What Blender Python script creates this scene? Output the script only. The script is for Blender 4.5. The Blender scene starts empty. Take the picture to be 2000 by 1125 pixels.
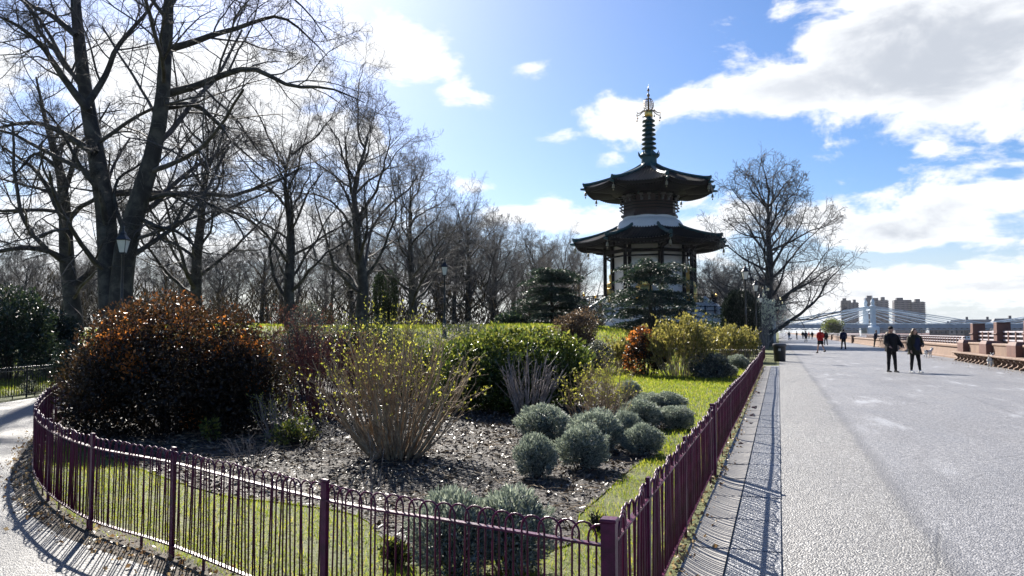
import bpy, math, random
import numpy as np
from mathutils import Vector, Matrix

R = math.radians
scene = bpy.context.scene
COL = scene.collection

# ------------------------------------------------------------------ camera
F = 1500.0 / 2000.0 * 36.0
PITCH = R(3.28)
CAMZ = 1.55
cam_data = bpy.data.cameras.new('camera')
cam_data.sensor_width = 36.0
cam_data.lens = F
cam_data.clip_start = 0.05
cam_data.clip_end = 20000
cam = bpy.data.objects.new('camera', cam_data)
cam.location = (0, 0, CAMZ)
cam.rotation_euler = (R(90) + PITCH, 0, 0)
COL.objects.link(cam)
scene.camera = cam

# ------------------------------------------------------------------ light
SUN_AZ = R(-19)      # left of the viewing direction (+Y)
SUN_EL = R(34)
SKY_STRENGTH = 0.058
EXPOSURE = 1.30
sun_data = bpy.data.lights.new('sun', 'SUN')
sun_data.energy = 5.0
sun_data.angle = R(0.53)
sun_data.color = (1.0, 0.94, 0.85)
sun = bpy.data.objects.new('sun', sun_data)
to_sun = Vector((math.sin(SUN_AZ) * math.cos(SUN_EL), math.cos(SUN_AZ) * math.cos(SUN_EL), math.sin(SUN_EL)))
sun.rotation_euler = to_sun.to_track_quat('Z', 'Y').to_euler()
sun.location = (-20, 40, 60)
COL.objects.link(sun)

scene.view_settings.view_transform = 'Standard'
scene.view_settings.look = 'None'
scene.view_settings.gamma = 1
scene.view_settings.exposure = EXPOSURE
scene.view_settings.use_curve_mapping = False
scene.cycles.use_denoising = True
scene.cycles.max_bounces = 7
scene.cycles.transparent_max_bounces = 8
scene.cycles.volume_bounces = 0
scene.cycles.sample_clamp_indirect = 6.0
scene.cycles.caustics_reflective = False
scene.cycles.caustics_refractive = False


def pix_dir(x, y):
    """direction of a photograph pixel (2000 x 1125) in the world"""
    h = (x - 1000) / 1500.0
    v = -(y - 562.5) / 1500.0
    c, s = math.cos(PITCH), math.sin(PITCH)
    return Vector((h, c - s * v, s + c * v))


def G(x, y, z=0.0):
    """where the ray of a pixel meets the level z"""
    d = pix_dir(x, y)
    s = (z - CAMZ) / d.z
    return Vector((d.x * s, d.y * s, z))


def AT(x, y, Y):
    """the point on a pixel's ray at depth Y"""
    d = pix_dir(x, y)
    s = Y / d.y
    return Vector((d.x * s, Y, CAMZ + d.z * s))


# ------------------------------------------------------------------ world
world = bpy.data.worlds.new('World')
scene.world = world
world.use_nodes = True
wt = world.node_tree
wt.nodes.clear()


class NT:
    """small helper around a node tree"""
    def __init__(self, tree):
        self.t = tree

    def n(self, kind, **kw):
        nd = self.t.nodes.new(kind)
        for k, v in kw.items():
            setattr(nd, k, v)
        return nd

    def link(self, a, b):
        self.t.links.new(a, b)

    def put(self, sock, val):
        if hasattr(val, 'is_output') or isinstance(val, bpy.types.NodeSocket):
            self.t.links.new(val, sock)
        else:
            sock.default_value = val

    def math(self, op, a, b=None, c=None, clamp=False):
        nd = self.n('ShaderNodeMath', operation=op, use_clamp=clamp)
        self.put(nd.inputs[0], a)
        if b is not None:
            self.put(nd.inputs[1], b)
        if c is not None:
            self.put(nd.inputs[2], c)
        return nd.outputs[0]

    def smooth(self, x, lo, hi):
        nd = self.n('ShaderNodeMapRange', interpolation_type='SMOOTHSTEP')
        self.put(nd.inputs[0], x)
        nd.inputs[1].default_value = lo
        nd.inputs[2].default_value = hi
        return nd.outputs[0]

    def mix(self, f, a, b):
        nd = self.n('ShaderNodeMix', data_type='RGBA')
        self.put(nd.inputs[0], f)
        self.put(nd.inputs[6], a)
        self.put(nd.inputs[7], b)
        return nd.outputs[2]

    def noise(self, vec, scale, detail=4, rough=0.55, dist=0.0, lac=2.0):
        nd = self.n('ShaderNodeTexNoise')
        if vec is not None:
            self.put(nd.inputs['Vector'], vec)
        nd.inputs['Scale'].default_value = scale
        nd.inputs['Detail'].default_value = detail
        nd.inputs['Roughness'].default_value = rough
        nd.inputs['Lacunarity'].default_value = lac
        nd.inputs['Distortion'].default_value = dist
        return nd.outputs[0]

    def ramp(self, f, stops):
        nd = self.n('ShaderNodeValToRGB')
        el = nd.color_ramp.elements
        while len(el) < len(stops):
            el.new(0.5)
        for e, (p, c) in zip(el, stops):
            e.position = p
            e.color = (*c, 1) if len(c) == 3 else c
        self.put(nd.inputs[0], f)
        return nd.outputs[0]


W = NT(wt)
sky = W.n('ShaderNodeTexSky', sky_type='NISHITA')
sky.sun_disc = False
sky.sun_elevation = SUN_EL
sky.sun_rotation = SUN_AZ
sky.altitude = 0
sky.air_density = 1.0
sky.dust_density = 0.7
sky.ozone_density = 3.0
tc = W.n('ShaderNodeTexCoord')
sep = W.n('ShaderNodeSeparateXYZ')
W.link(tc.outputs['Generated'], sep.inputs[0])
dx, dy, dz = sep.outputs
az = W.math('ARCTAN2', dx, dy)
el = W.math('ARCSINE', dz)
den = W.math('ADD', W.math('MAXIMUM', dz, 0.0), 0.16)
comb = W.n('ShaderNodeCombineXYZ')
W.put(comb.inputs[0], W.math('DIVIDE', dx, den))
W.put(comb.inputs[1], W.math('DIVIDE', dy, den))
W.put(comb.inputs[2], 3.7)
cvec = comb.outputs[0]
n_big = W.noise(cvec, 1.15, 2, 0.5)
n_det = W.noise(cvec, 2.6, 11, 0.56, 0.25, 2.1)
angv = W.n('ShaderNodeCombineXYZ')
W.put(angv.inputs[0], W.math('MULTIPLY', az, 1.0))
W.put(angv.inputs[1], W.math('MULTIPLY', el, 1.7))
n_ang = W.noise(angv.outputs[0], 9.0, 12, 0.58, 0.3, 2.1)


def blob(px, py, rx, ry, gain):
    """a heap of cloud seen in one direction of the sky (azimuth, elevation, both in radians)"""
    d = pix_dir(px, py).normalized()
    a0, e0 = math.atan2(d.x, d.y), math.asin(d.z)
    u = W.math('DIVIDE', W.math('SUBTRACT', az, a0), rx / 1500.0)
    v = W.math('DIVIDE', W.math('SUBTRACT', el, e0), ry / 1500.0)
    q = W.math('ADD', W.math('MULTIPLY', u, u), W.math('MULTIPLY', v, v))
    return W.math('MULTIPLY', W.math('EXPONENT', W.math('MULTIPLY', q, -1.0)), gain)


BLOBS = [
    (1800, 110, 265, 128, 0.68), (1560, 185, 240, 55, 0.50), (1215, 225, 90, 55, 0.50), (1390, 205, 160, 42, 0.46),
    (2080, 180, 210, 100, 0.54), (760, 115, 170, 80, 0.52), (880, 190, 80, 45, 0.40), (440, 210, 300, 140, 0.52),
    (1040, 128, 70, 26, 0.44), (1090, 268, 80, 24, 0.36), (1080, 425, 210, 38, 0.50), (930, 365, 50, 22, 0.34),
    (250, 420, 420, 160, 0.45), (1810, 425, 250, 75, 0.52), (1920, 545, 270, 50, 0.44), (1400, 430, 120, 70, 0.46),
    (1650, 570, 260, 60, 0.42), (560, 430, 300, 90, 0.40), (1000, 560, 700, 50, 0.35), (690, 60, 60, 50, 0.34),
    (1815, 290, 40, 20, 0.34), (1510, 300, 50, 20, 0.30), (1180, 310, 40, 20, 0.26), (1600, 130, 110, 60, 0.34),
    (-200, 150, 260, 160, 0.45), (2300, 330, 260, 120, 0.45)]
cov = None
for b in BLOBS:
    v = blob(*b)
    cov = v if cov is None else W.math('MAXIMUM', cov, v)
# away from the frame the same broken clouds go on, driven by the large noise
spread = W.math('MULTIPLY', W.smooth(n_big, 0.50, 0.72), 0.34)
behind = W.smooth(W.math('ABSOLUTE', az), 0.75, 1.1)
high = W.smooth(el, 0.45, 0.62)
cov = W.math('MAXIMUM', cov, W.math('MULTIPLY', spread, W.math('MAXIMUM', behind, high)))
det = W.math('ADD', W.math('MULTIPLY', n_ang, 0.65), W.math('MULTIPLY', n_det, 0.35))
dens = W.math('ADD', cov, W.math('MULTIPLY', W.math('SUBTRACT', det, 0.5), 1.75))
alpha = W.smooth(dens, 0.19, 0.38)
thick = W.smooth(W.math('ADD', cov, W.math('MULTIPLY', W.math('SUBTRACT', det, 0.5), 1.1)), 0.36, 0.64)
core = W.smooth(az, 0.1, 0.5)      # clouds farther from the sun show their grey sides
greyness = W.math('MULTIPLY', thick, W.math('ADD', W.math('MULTIPLY', core, 0.85), 0.08))
cloud_col = W.mix(greyness, (8.0, 8.1, 8.25, 1), (4.3, 4.6, 5.1, 1))
hs = W.n('ShaderNodeHueSaturation')
hs.inputs['Saturation'].default_value = 1.25
hs.inputs['Value'].default_value = 1.0
W.link(sky.outputs[0], hs.inputs['Color'])
tone = W.n('ShaderNodeMix', data_type='RGBA', blend_type='MULTIPLY')
tone.inputs[0].default_value = 1.0
W.put(tone.inputs[6], hs.outputs[0])
tone.inputs[7].default_value = (0.79, 0.83, 0.96, 1)
lowhaze = W.math('MULTIPLY', W.smooth(el, 0.17, -0.02), 0.85)      # the pale air low over the river
skycol = W.mix(lowhaze, tone.outputs[2], (5.4, 5.9, 6.4, 1))
final = W.mix(W.math('MULTIPLY', alpha, 0.96), skycol, cloud_col)
bg = W.n('ShaderNodeBackground')
W.put(bg.inputs[0], final)
bg.inputs[1].default_value = SKY_STRENGTH
wo = W.n('ShaderNodeOutputWorld')
W.link(bg.outputs[0], wo.inputs[0])

# ------------------------------------------------------------------ helpers
def tag(o, label=None, cat=None, group=None, kind=None):
    if label:
        o['label'] = label
    if cat:
        o['category'] = cat
    if group:
        o['group'] = group
    if kind:
        o['kind'] = kind
    return o


def empty(name, loc=(0, 0, 0), rz=0.0):
    o = bpy.data.objects.new(name, None)
    o.empty_display_size = 0.2
    o.location = loc
    o.rotation_euler = (0, 0, rz)
    COL.objects.link(o)
    return o


def link(name, mesh, parent=None, loc=(0, 0, 0), rz=0.0, scale=None):
    o = bpy.data.objects.new(name, mesh)
    o.location = loc
    o.rotation_euler = (0, 0, rz)
    if scale is not None:
        o.scale = (scale,) * 3 if not hasattr(scale, '__len__') else scale
    o.parent = parent
    COL.objects.link(o)
    return o


def np_mesh(name, V, faces, mat, smooth=False, tint=None):
    """V (n,3); faces: list of int arrays (m,k)"""
    V = np.asarray(V, dtype=np.float32).reshape(-1, 3)
    me = bpy.data.meshes.new(name)
    me.vertices.add(len(V))
    me.vertices.foreach_set('co', V.ravel())
    loops = np.concatenate([f.ravel() for f in faces]).astype(np.int32)
    sizes = np.concatenate([np.full(len(f), f.shape[1]) for f in faces]).astype(np.int32)
    starts = np.concatenate([[0], np.cumsum(sizes)[:-1]]).astype(np.int32)
    me.loops.add(len(loops))
    me.loops.foreach_set('vertex_index', loops)
    me.polygons.add(len(sizes))
    me.polygons.foreach_set('loop_start', starts)
    me.polygons.foreach_set('loop_total', sizes)
    me.update(calc_edges=True)
    if smooth:
        me.polygons.foreach_set('use_smooth', np.ones(len(sizes), dtype=bool))
    if tint is not None:
        at = me.attributes.new('tint', 'FLOAT', 'POINT')
        at.data.foreach_set('value', np.asarray(tint, dtype=np.float32))
    if mat is not None:
        me.materials.append(mat)
    return me


class MB:
    """collects shapes and turns them into one mesh"""
    def __init__(self):
        self.v, self.f = [], []

    def add(self, vs, fs):
        o = len(self.v)
        self.v += [tuple(p) for p in vs]
        self.f += [tuple(i + o for i in f) for f in fs]
        return self

    def box(self, c, s, rz=0.0, taper=1.0, bev=0.0):
        x, y, z = s[0] / 2, s[1] / 2, s[2] / 2
        cr, sr = math.cos(rz), math.sin(rz)

        def tr(p):
            return (c[0] + p[0] * cr - p[1] * sr, c[1] + p[0] * sr + p[1] * cr, c[2] + p[2])
        if bev > 0:
            b = bev
            rings = []
            for (zz, k) in ((-z, b), (-z + b, 0), (z - b, 0), (z, b)):
                t = taper if zz > 0 else 1
                X, Y = (x - k) * t, (y - k) * t
                rings.append([(-X, -Y, zz), (X, -Y, zz), (X, Y, zz), (-X, Y, zz)])
            vs = [tr(p) for r in rings for p in r]
            fs = [(3, 2, 1, 0), (12, 13, 14, 15)]
            for k in range(3):
                for i in range(4):
                    j = (i + 1) % 4
                    fs.append((k * 4 + i, k * 4 + j, k * 4 + 4 + j, k * 4 + 4 + i))
            return self.add(vs, fs)
        t = taper
        vs = [(-x, -y, -z), (x, -y, -z), (x, y, -z), (-x, y, -z), (-x * t, -y * t, z), (x * t, -y * t, z), (x * t, y * t, z), (-x * t, y * t, z)]
        return self.add([tr(p) for p in vs], [(3, 2, 1, 0), (4, 5, 6, 7), (0, 1, 5, 4), (1, 2, 6, 5), (2, 3, 7, 6), (3, 0, 4, 7)])

    def bar(self, a, b, w, h):
        """rectangular bar between two points, h across in z"""
        a, b = Vector(a), Vector(b)
        t = (b - a).normalized()
        s = t.cross(Vector((0, 0, 1)))
        if s.length < 1e-4:
            s = Vector((1, 0, 0))
        s.normalize()
        u = s.cross(t).normalized()
        s, u = s * w / 2, u * h / 2
        vs = [a - s - u, a + s - u, a + s + u, a - s + u, b - s - u, b + s - u, b + s + u, b - s + u]
        return self.add(vs, [(0, 1, 2, 3), (7, 6, 5, 4), (0, 4, 5, 1), (1, 5, 6, 2), (2, 6, 7, 3), (3, 7, 4, 0)])

    def tube(self, pts, rad, n=6, cap=True):
        pts = [Vector(p) for p in pts]
        k = len(pts)
        rad = [rad] * k if not hasattr(rad, '__len__') else rad
        vs, fs = [], []
        prev = None
        for i in range(k):
            t = (pts[min(i + 1, k - 1)] - pts[max(i - 1, 0)]).normalized()
            if prev is None:
                ref = Vector((0, 0, 1)) if abs(t.z) < 0.9 else Vector((1, 0, 0))
                a = t.cross(ref).normalized()
            else:
                a = (prev - t * prev.dot(t)).normalized()
            prev = a
            b = t.cross(a)
            for j in range(n):
                q = 2 * math.pi * j / n
                vs.append(pts[i] + (a * math.cos(q) + b * math.sin(q)) * rad[i])
        for i in range(k - 1):
            for j in range(n):
                j2 = (j + 1) % n
                fs.append((i * n + j, i * n + j2, i * n + n + j2, i * n + n + j))
        if cap:
            fs.append(tuple(range(n - 1, -1, -1)))
            fs.append(tuple((k - 1) * n + j for j in range(n)))
        return self.add(vs, fs)

    def lathe(self, prof, n=16, c=(0, 0, 0), phase=0.0):
        vs, fs = [], []
        for (r, z) in prof:
            for j in range(n):
                q = phase + 2 * math.pi * j / n
                vs.append((c[0] + r * math.cos(q), c[1] + r * math.sin(q), c[2] + z))
        for i in range(len(prof) - 1):
            for j in range(n):
                j2 = (j + 1) % n
                fs.append((i * n + j, i * n + j2, i * n + n + j2, i * n + n + j))
        fs.append(tuple(range(n - 1, -1, -1)))
        fs.append(tuple((len(prof) - 1) * n + j for j in range(n)))
        return self.add(vs, fs)

    def mesh(self, name, mat, smooth=False, angle=None):
        me = bpy.data.meshes.new(name)
        me.from_pydata(self.v, [], self.f)
        if smooth:
            me.polygons.foreach_set('use_smooth', [True] * len(me.polygons))
        if mat is not None:
            me.materials.append(mat)
        me.update()
        if angle:
            me.set_sharp_from_angle(angle=R(angle))
        return me

    def build(self, name, mat, parent=None, smooth=False, loc=(0, 0, 0), rz=0.0, angle=None):
        return link(name, self.mesh(name, mat, smooth, angle), parent, loc, rz)


def copy_tree(o, parent=None, loc=None, rz=None, scale=None, label=None):
    c = o.copy()
    COL.objects.link(c)
    if parent is not None:
        c.parent = parent
    if loc is not None:
        c.location = loc
    if rz is not None:
        c.rotation_euler = (0, 0, rz)
    if scale is not None:
        c.scale = (scale,) * 3 if not hasattr(scale, '__len__') else scale
    if label:
        c['label'] = label
    for ch in list(KIDS.get(o.name, [])) or list(o.children):
        d = ch.copy()
        COL.objects.link(d)
        d.parent = c
        for g in list(ch.children):
            e = g.copy()
            COL.objects.link(e)
            e.parent = d
    return c


KIDS = {}

# ------------------------------------------------------------------ materials
MATS = {}


def new_mat(name):
    m = bpy.data.materials.new(name)
    m.use_nodes = True
    m.node_tree.nodes.clear()
    n = NT(m.node_tree)
    out = n.n('ShaderNodeOutputMaterial')
    return m, n, out


def principled(n, col, rough=0.6, spec=0.5, metal=0.0, normal=None, coat=0.0):
    p = n.n('ShaderNodeBsdfPrincipled')
    n.put(p.inputs['Base Color'], col if not isinstance(col, tuple) else (*col[:3], 1))
    n.put(p.inputs['Roughness'], rough)
    p.inputs['Specular IOR Level'].default_value = spec
    p.inputs['Metallic'].default_value = metal
    if coat:
        p.inputs['Coat Weight'].default_value = coat
        p.inputs['Coat Roughness'].default_value = 0.15
    if normal is not None:
        n.link(normal, p.inputs['Normal'])
    return p.outputs[0]


def bump(n, h, strength=0.4, dist=0.02):
    b = n.n('ShaderNodeBump')
    b.inputs['Strength'].default_value = strength
    b.inputs['Distance'].default_value = dist
    n.put(b.inputs['Height'], h)
    return b.outputs[0]


def objco(n):
    return n.n('ShaderNodeTexCoord').outputs['Object']


def pos(n):
    return n.n('ShaderNodeNewGeometry').outputs['Position']


def paint_mat(name, c1, c2, rough=0.35, scale=6.0, spec=0.5, metal=0.0, bs=0.15, coat=0.0, bd=0.01):
    """painted or weathered plain surface: two tones, fine relief"""
    m, n, out = new_mat(name)
    v = objco(n)
    f = n.noise(v, scale, 6, 0.6)
    col = n.mix(n.smooth(f, 0.35, 0.7), (*c1, 1), (*c2, 1))
    f2 = n.noise(v, scale * 9, 3, 0.6)
    rg = n.math('ADD', rough - 0.1, n.math('MULTIPLY', f, 0.2))
    n.link(principled(n, col, rg, spec, metal, bump(n, f2, bs, bd), coat), out.inputs[0])
    return m


def leaf_mat(name, stops, trans=0.45, rough=0.42, spec=0.5, tgain=1.6):
    m, n, out = new_mat(name)
    at = n.n('ShaderNodeAttribute', attribute_name='tint')
    col = n.ramp(at.outputs['Fac'], stops)
    p = principled(n, col, rough, spec)
    t = n.n('ShaderNodeBsdfTranslucent')
    g = n.n('ShaderNodeMix', data_type='RGBA', blend_type='MULTIPLY')
    g.inputs[0].default_value = 1.0
    n.put(g.inputs[6], col)
    g.inputs[7].default_value = (tgain, tgain, tgain * 0.75, 1)
    n.link(g.outputs[2], t.inputs[0])
    mx = n.n('ShaderNodeMixShader')
    mx.inputs[0].default_value = trans
    n.link(p, mx.inputs[1])
    n.link(t.outputs[0], mx.inputs[2])
    n.link(mx.outputs[0], out.inputs[0])
    return m


def bark_mat(name, dark, light, scale=3.0):
    m, n, out = new_mat(name)
    v = pos(n)
    f = n.noise(v, scale, 6, 0.65, 0.4)
    f2 = n.noise(v, scale * 7, 5, 0.65)
    col = n.mix(n.smooth(f, 0.42, 0.66), (*dark, 1), (*light, 1))
    n.link(principled(n, col, 0.75, 0.3, 0, bump(n, f2, 0.7, 0.03)), out.inputs[0])
    return m


def asphalt_mat(name, lo, hi, stain, rough=0.5, sheen=True):
    m, n, out = new_mat(name)
    v = pos(n)
    vor = n.n('ShaderNodeTexVoronoi')
    n.put(vor.inputs['Vector'], v)
    vor.inputs['Scale'].default_value = 85
    grain = vor.outputs['Color']
    sp = n.n('ShaderNodeSeparateColor')
    n.link(grain, sp.inputs[0])
    g = sp.outputs[0]
    vor2 = n.n('ShaderNodeTexVoronoi')
    n.put(vor2.inputs['Vector'], v)
    vor2.inputs['Scale'].default_value = 38
    med = n.noise(v, 22, 5, 0.7)
    big = n.noise(v, 0.35, 6, 0.62, 0.5)
    wide = n.noise(v, 1.7, 5, 0.6, 0.3)
    base = n.mix(n.math('MULTIPLY', g, n.smooth(med, 0.3, 0.7)), (*lo, 1), (*hi, 1))
    st = n.math('MULTIPLY', n.smooth(big, 0.54, 0.68), n.smooth(wide, 0.40, 0.64))
    base = n.mix(n.math('MULTIPLY', st, 0.75), base, (*stain, 1))
    dk = n.smooth(n.noise(v, 0.9, 7, 0.65, 0.6), 0.60, 0.74)
    base = n.mix(n.math('MULTIPLY', dk, 0.35), base, (lo[0] * .6, lo[1] * .6, lo[2] * .6, 1))
    h = n.math('ADD', n.math('MULTIPLY', vor.outputs['Distance'], -1.0), n.math('MULTIPLY', med, 0.9))
    h = n.math('ADD', h, n.math('MULTIPLY', vor2.outputs['Distance'], -0.8))
    nb = bump(n, h, 0.75, 0.012)
    rg = n.math('ADD', rough, n.math('MULTIPLY', n.math('SUBTRACT', wide, 0.5), 0.25))
    n.link(principled(n, base, rg, 0.5, 0, nb), out.inputs[0])
    return m


def stone_mat(name, c1, c2, rough=0.7, scale=2.0, bs=0.3, streak=None):
    m, n, out = new_mat(name)
    v = pos(n)
    f = n.noise(v, scale, 7, 0.65, 0.3)
    sp = n.noise(v, scale * 30, 3, 0.6)
    col = n.mix(n.smooth(f, 0.35, 0.68), (*c1, 1), (*c2, 1))
    col = n.mix(n.math('MULTIPLY', n.smooth(sp, 0.45, 0.75), 0.3), col, (c1[0] * .5, c1[1] * .5, c1[2] * .5, 1))
    if streak:
        mp = n.n('ShaderNodeMapping')
        n.put(mp.inputs[0], v)
        mp.inputs['Scale'].default_value = (3.0, 3.0, 0.25)
        s = n.noise(mp.outputs[0], 1.5, 6, 0.6)
        col = n.mix(n.math('MULTIPLY', n.smooth(s, 0.52, 0.72), 0.6), col, (*streak, 1))
    n.link(principled(n, col, rough, 0.4, 0, bump(n, n.math('ADD', f, sp), bs, 0.02)), out.inputs[0])
    return m


M = {}
M['rail'] = paint_mat('maroon_railing_paint', (0.100, 0.006, 0.050), (0.035, 0.004, 0.018), 0.36, 9, 0.35, 0, 0.25)
M['rail_dark'] = paint_mat('black_railing_paint', (0.012, 0.012, 0.015), (0.025, 0.02, 0.022), 0.35, 9)
M['black_iron'] = paint_mat('black_iron_paint', (0.010, 0.011, 0.014), (0.022, 0.023, 0.028), 0.38, 8)
M['glass_frost'] = paint_mat('opal_glass', (0.78, 0.76, 0.68), (0.70, 0.68, 0.60), 0.25, 5, 0.5, 0, 0.02)
M['asphalt_path'] = asphalt_mat('asphalt_side_path', (0.080, 0.080, 0.080), (0.29, 0.285, 0.28), (0.28, 0.28, 0.28), 0.56)
M['band'] = asphalt_mat('smooth_edge_strip', (0.10, 0.11, 0.13), (0.30, 0.31, 0.34), (0.40, 0.43, 0.50), 0.45)
M['concrete'] = stone_mat('gutter_concrete', (0.30, 0.285, 0.26), (0.21, 0.20, 0.19), 0.55, 2.5, 0.3)
M['pink_stone'] = stone_mat('pink_parapet_stone', (0.25, 0.168, 0.122), (0.18, 0.118, 0.088), 0.75, 1.4, 0.3, (0.11, 0.075, 0.06))
M['granite'] = stone_mat('red_granite', (0.15, 0.075, 0.06), (0.105, 0.055, 0.046), 0.6, 3.0, 0.2)
M['white_stone'] = stone_mat('white_portland', (0.74, 0.74, 0.72), (0.60, 0.61, 0.62), 0.7, 0.8, 0.15, (0.48, 0.49, 0.50))
M['plaster'] = stone_mat('white_plaster', (0.80, 0.79, 0.76), (0.74, 0.73, 0.70), 0.6, 0.6, 0.08)
M['wood_dark'] = paint_mat('dark_stained_timber', (0.004, 0.003, 0.004), (0.008, 0.006, 0.007), 0.6, 2.0, 0.12)
M['tile'] = paint_mat('dark_glazed_tile', (0.004, 0.006, 0.009), (0.008, 0.010, 0.014), 0.42, 2.0, 0.10)
M['copper'] = paint_mat('green_copper', (0.012, 0.062, 0.072), (0.018, 0.082, 0.088), 0.5, 2.0, 0.3)
M['gold'] = paint_mat('gilding', (0.80, 0.52, 0.15), (0.65, 0.40, 0.10), 0.3, 3.0, 0.5, 1.0)
M['red_timber'] = paint_mat('red_brown_timber', (0.035, 0.012, 0.010), (0.022, 0.009, 0.008), 0.5, 2.0, 0.3)
M['grey_paint'] = paint_mat('weathered_grey_paint', (0.16, 0.15, 0.15), (0.10, 0.095, 0.10), 0.6, 3.0)
M['bell'] = paint_mat('pale_bell_bronze', (0.34, 0.29, 0.18), (0.26, 0.22, 0.14), 0.4, 3.0, 0.5, 0.3)
M['bronze'] = paint_mat('bronze', (0.16, 0.11, 0.07), (0.22, 0.15, 0.09), 0.35, 4.0, 0.5, 0.9)
M['bark'] = bark_mat('plane_bark', (0.040, 0.036, 0.034), (0.105, 0.098, 0.082), 1.3)
M['bark_far'] = bark_mat('grey_bark', (0.060, 0.050, 0.046), (0.11, 0.098, 0.085), 1.0)
M['twig'] = bark_mat('twig_bark', (0.075, 0.068, 0.068), (0.135, 0.122, 0.115), 2.0)
M['stem_tan'] = bark_mat('tan_stems', (0.28, 0.205, 0.13), (0.52, 0.41, 0.275), 9)
M['stem_grey'] = bark_mat('grey_stems', (0.20, 0.175, 0.16), (0.40, 0.36, 0.33), 9)
M['stem_red'] = bark_mat('red_brown_stems', (0.12, 0.045, 0.042), (0.22, 0.09, 0.08), 9)
M['stem_blue'] = bark_mat('blue_grey_stems', (0.10, 0.115, 0.12), (0.18, 0.20, 0.205), 9)
M['stem_dark'] = bark_mat('dark_stems', (0.030, 0.022, 0.018), (0.06, 0.048, 0.04), 9)


# ------------------------------------------------------------------ promenade axes and terrain
C0 = G(1190, 1027, 0.73)
C0.z = 0
VP = pix_dir(1521, 648)
U = Vector((VP.x, VP.y, 0)).normalized()      # along the promenade
N = Vector((U.y, -U.x, 0))                    # towards the river
PHI = math.atan2(U.y, U.x)


def P(a, b, z=0.0):
    p = C0 + U * a + N * b
    return Vector((p.x, p.y, z))


def AB(x, y):
    d = Vector((x - C0.x, y - C0.y, 0))
    return d.dot(U), d.dot(N)


def sst(x, lo, hi):
    t = np.clip((np.asarray(x, dtype=float) - lo) / (hi - lo), 0, 1)
    return t * t * (3 - 2 * t)


def H(x, y):
    """height of the garden ground: level by the paths, a low lawn mound behind the beds"""
    x = np.asarray(x, dtype=float)
    y = np.asarray(y, dtype=float)
    b = (x - C0.x) * N.x + (y - C0.y) * N.y
    h = 1.85 * sst(y, 26, 48) * sst(-b, 2.5, 13)
    h = h * (1 - 0.25 * sst(y, 80, 160))
    und = 0.10 * np.sin(x * 0.35 + 1.3) * np.cos(y * 0.27) * sst(y, 24, 40) * sst(-b, 3, 12)
    return h + und


def hz(x, y):
    return float(H(x, y))

# ------------------------------------------------------------------ setting: ground, paths, river
rng = np.random.default_rng(7)


def ground_mat():
    m, n, out = new_mat('lawn_soil')
    v = pos(n)
    f = n.noise(v, 0.6, 6, 0.6)
    g = n.noise(v, 14, 5, 0.7)
    e = n.noise(v, 3.0, 5, 0.65, 0.5)
    col = n.mix(n.smooth(f, 0.35, 0.65), (0.080, 0.098, 0.022, 1), (0.115, 0.120, 0.03, 1))
    col = n.mix(n.math('MULTIPLY', n.smooth(g, 0.5, 0.7), 0.6), col, (0.045, 0.075, 0.015, 1))
    col = n.mix(n.math('MULTIPLY', n.smooth(e, 0.58, 0.7), 0.5), col, (0.07, 0.055, 0.03, 1))
    n.link(principled(n, col, 0.8, 0.3, 0, bump(n, g, 0.8, 0.05)), out.inputs[0])
    return m


def grid_sheet(name, avals, bvals, zf, mat):
    A, B = np.meshgrid(avals, bvals, indexing='ij')
    X = C0.x + U.x * A + N.x * B
    Y = C0.y + U.y * A + N.y * B
    Z = zf(X, Y)
    V = np.stack([X, Y, Z], -1).reshape(-1, 3)
    na, nb = len(avals), len(bvals)
    i, j = np.meshgrid(np.arange(na - 1), np.arange(nb - 1), indexing='ij')
    q = (i * nb + j).ravel()
    f = np.stack([q, q + nb, q + nb + 1, q + 1], -1)[:, ::-1]
    return np_mesh(name, V, [f[:, ::-1]], mat, True)


M['lawn'] = ground_mat()
av = np.concatenate([np.linspace(-400, -20, 12), np.arange(-18, 150, 1.5), np.linspace(155, 620, 40), np.geomspace(660, 4000, 14)])
bv = np.concatenate([-np.geomspace(3500, 140, 16), np.arange(-130, -40, 4), np.arange(-40, 11.0, 1.0), [11.3]])
ground = link('ground', grid_sheet('ground', av, bv, H, M['lawn']))
tag(ground, kind='structure')

# the river wall below the promenade edge and the far bank
mb = MB()
mb.add([P(-400, 11.3, 0), P(4000, 11.3, 0), P(4000, 11.5, -6), P(-400, 11.5, -6)], [(3, 2, 1, 0)])
tag(mb.build('river_wall', M['granite']), kind='structure')


def water_mat():
    m, n, out = new_mat('river_water')
    v = pos(n)
    f = n.noise(v, 0.55, 6, 0.6, 0.4)
    f2 = n.noise(v, 3.0, 3, 0.6)
    nb = bump(n, n.math('ADD', f, n.math('MULTIPLY', f2, 0.3)), 0.5, 0.35)
    n.link(principled(n, (0.055, 0.06, 0.055), 0.12, 0.5, 0, nb), out.inputs[0])
    return m


mb = MB()
mb.add([P(-3000, 11.0, -3.6), P(6000, 11.0, -3.6), P(6000, 4000, -3.6), P(-3000, 4000, -3.6)], [(3, 2, 1, 0)])
tag(mb.build('river', water_mat()), kind='structure')

# left railing curve, from the corner post round to the side path
LEFT_PIX = [(1190, 1027), (900, 985), (635, 945), (340, 880), (182, 852), (99, 822), (71, 797), (74, 779), (92, 761), (118, 747), (150, 738), (190, 729)]
LP = [G(x, y, 0.73) for x, y in LEFT_PIX]


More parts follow.
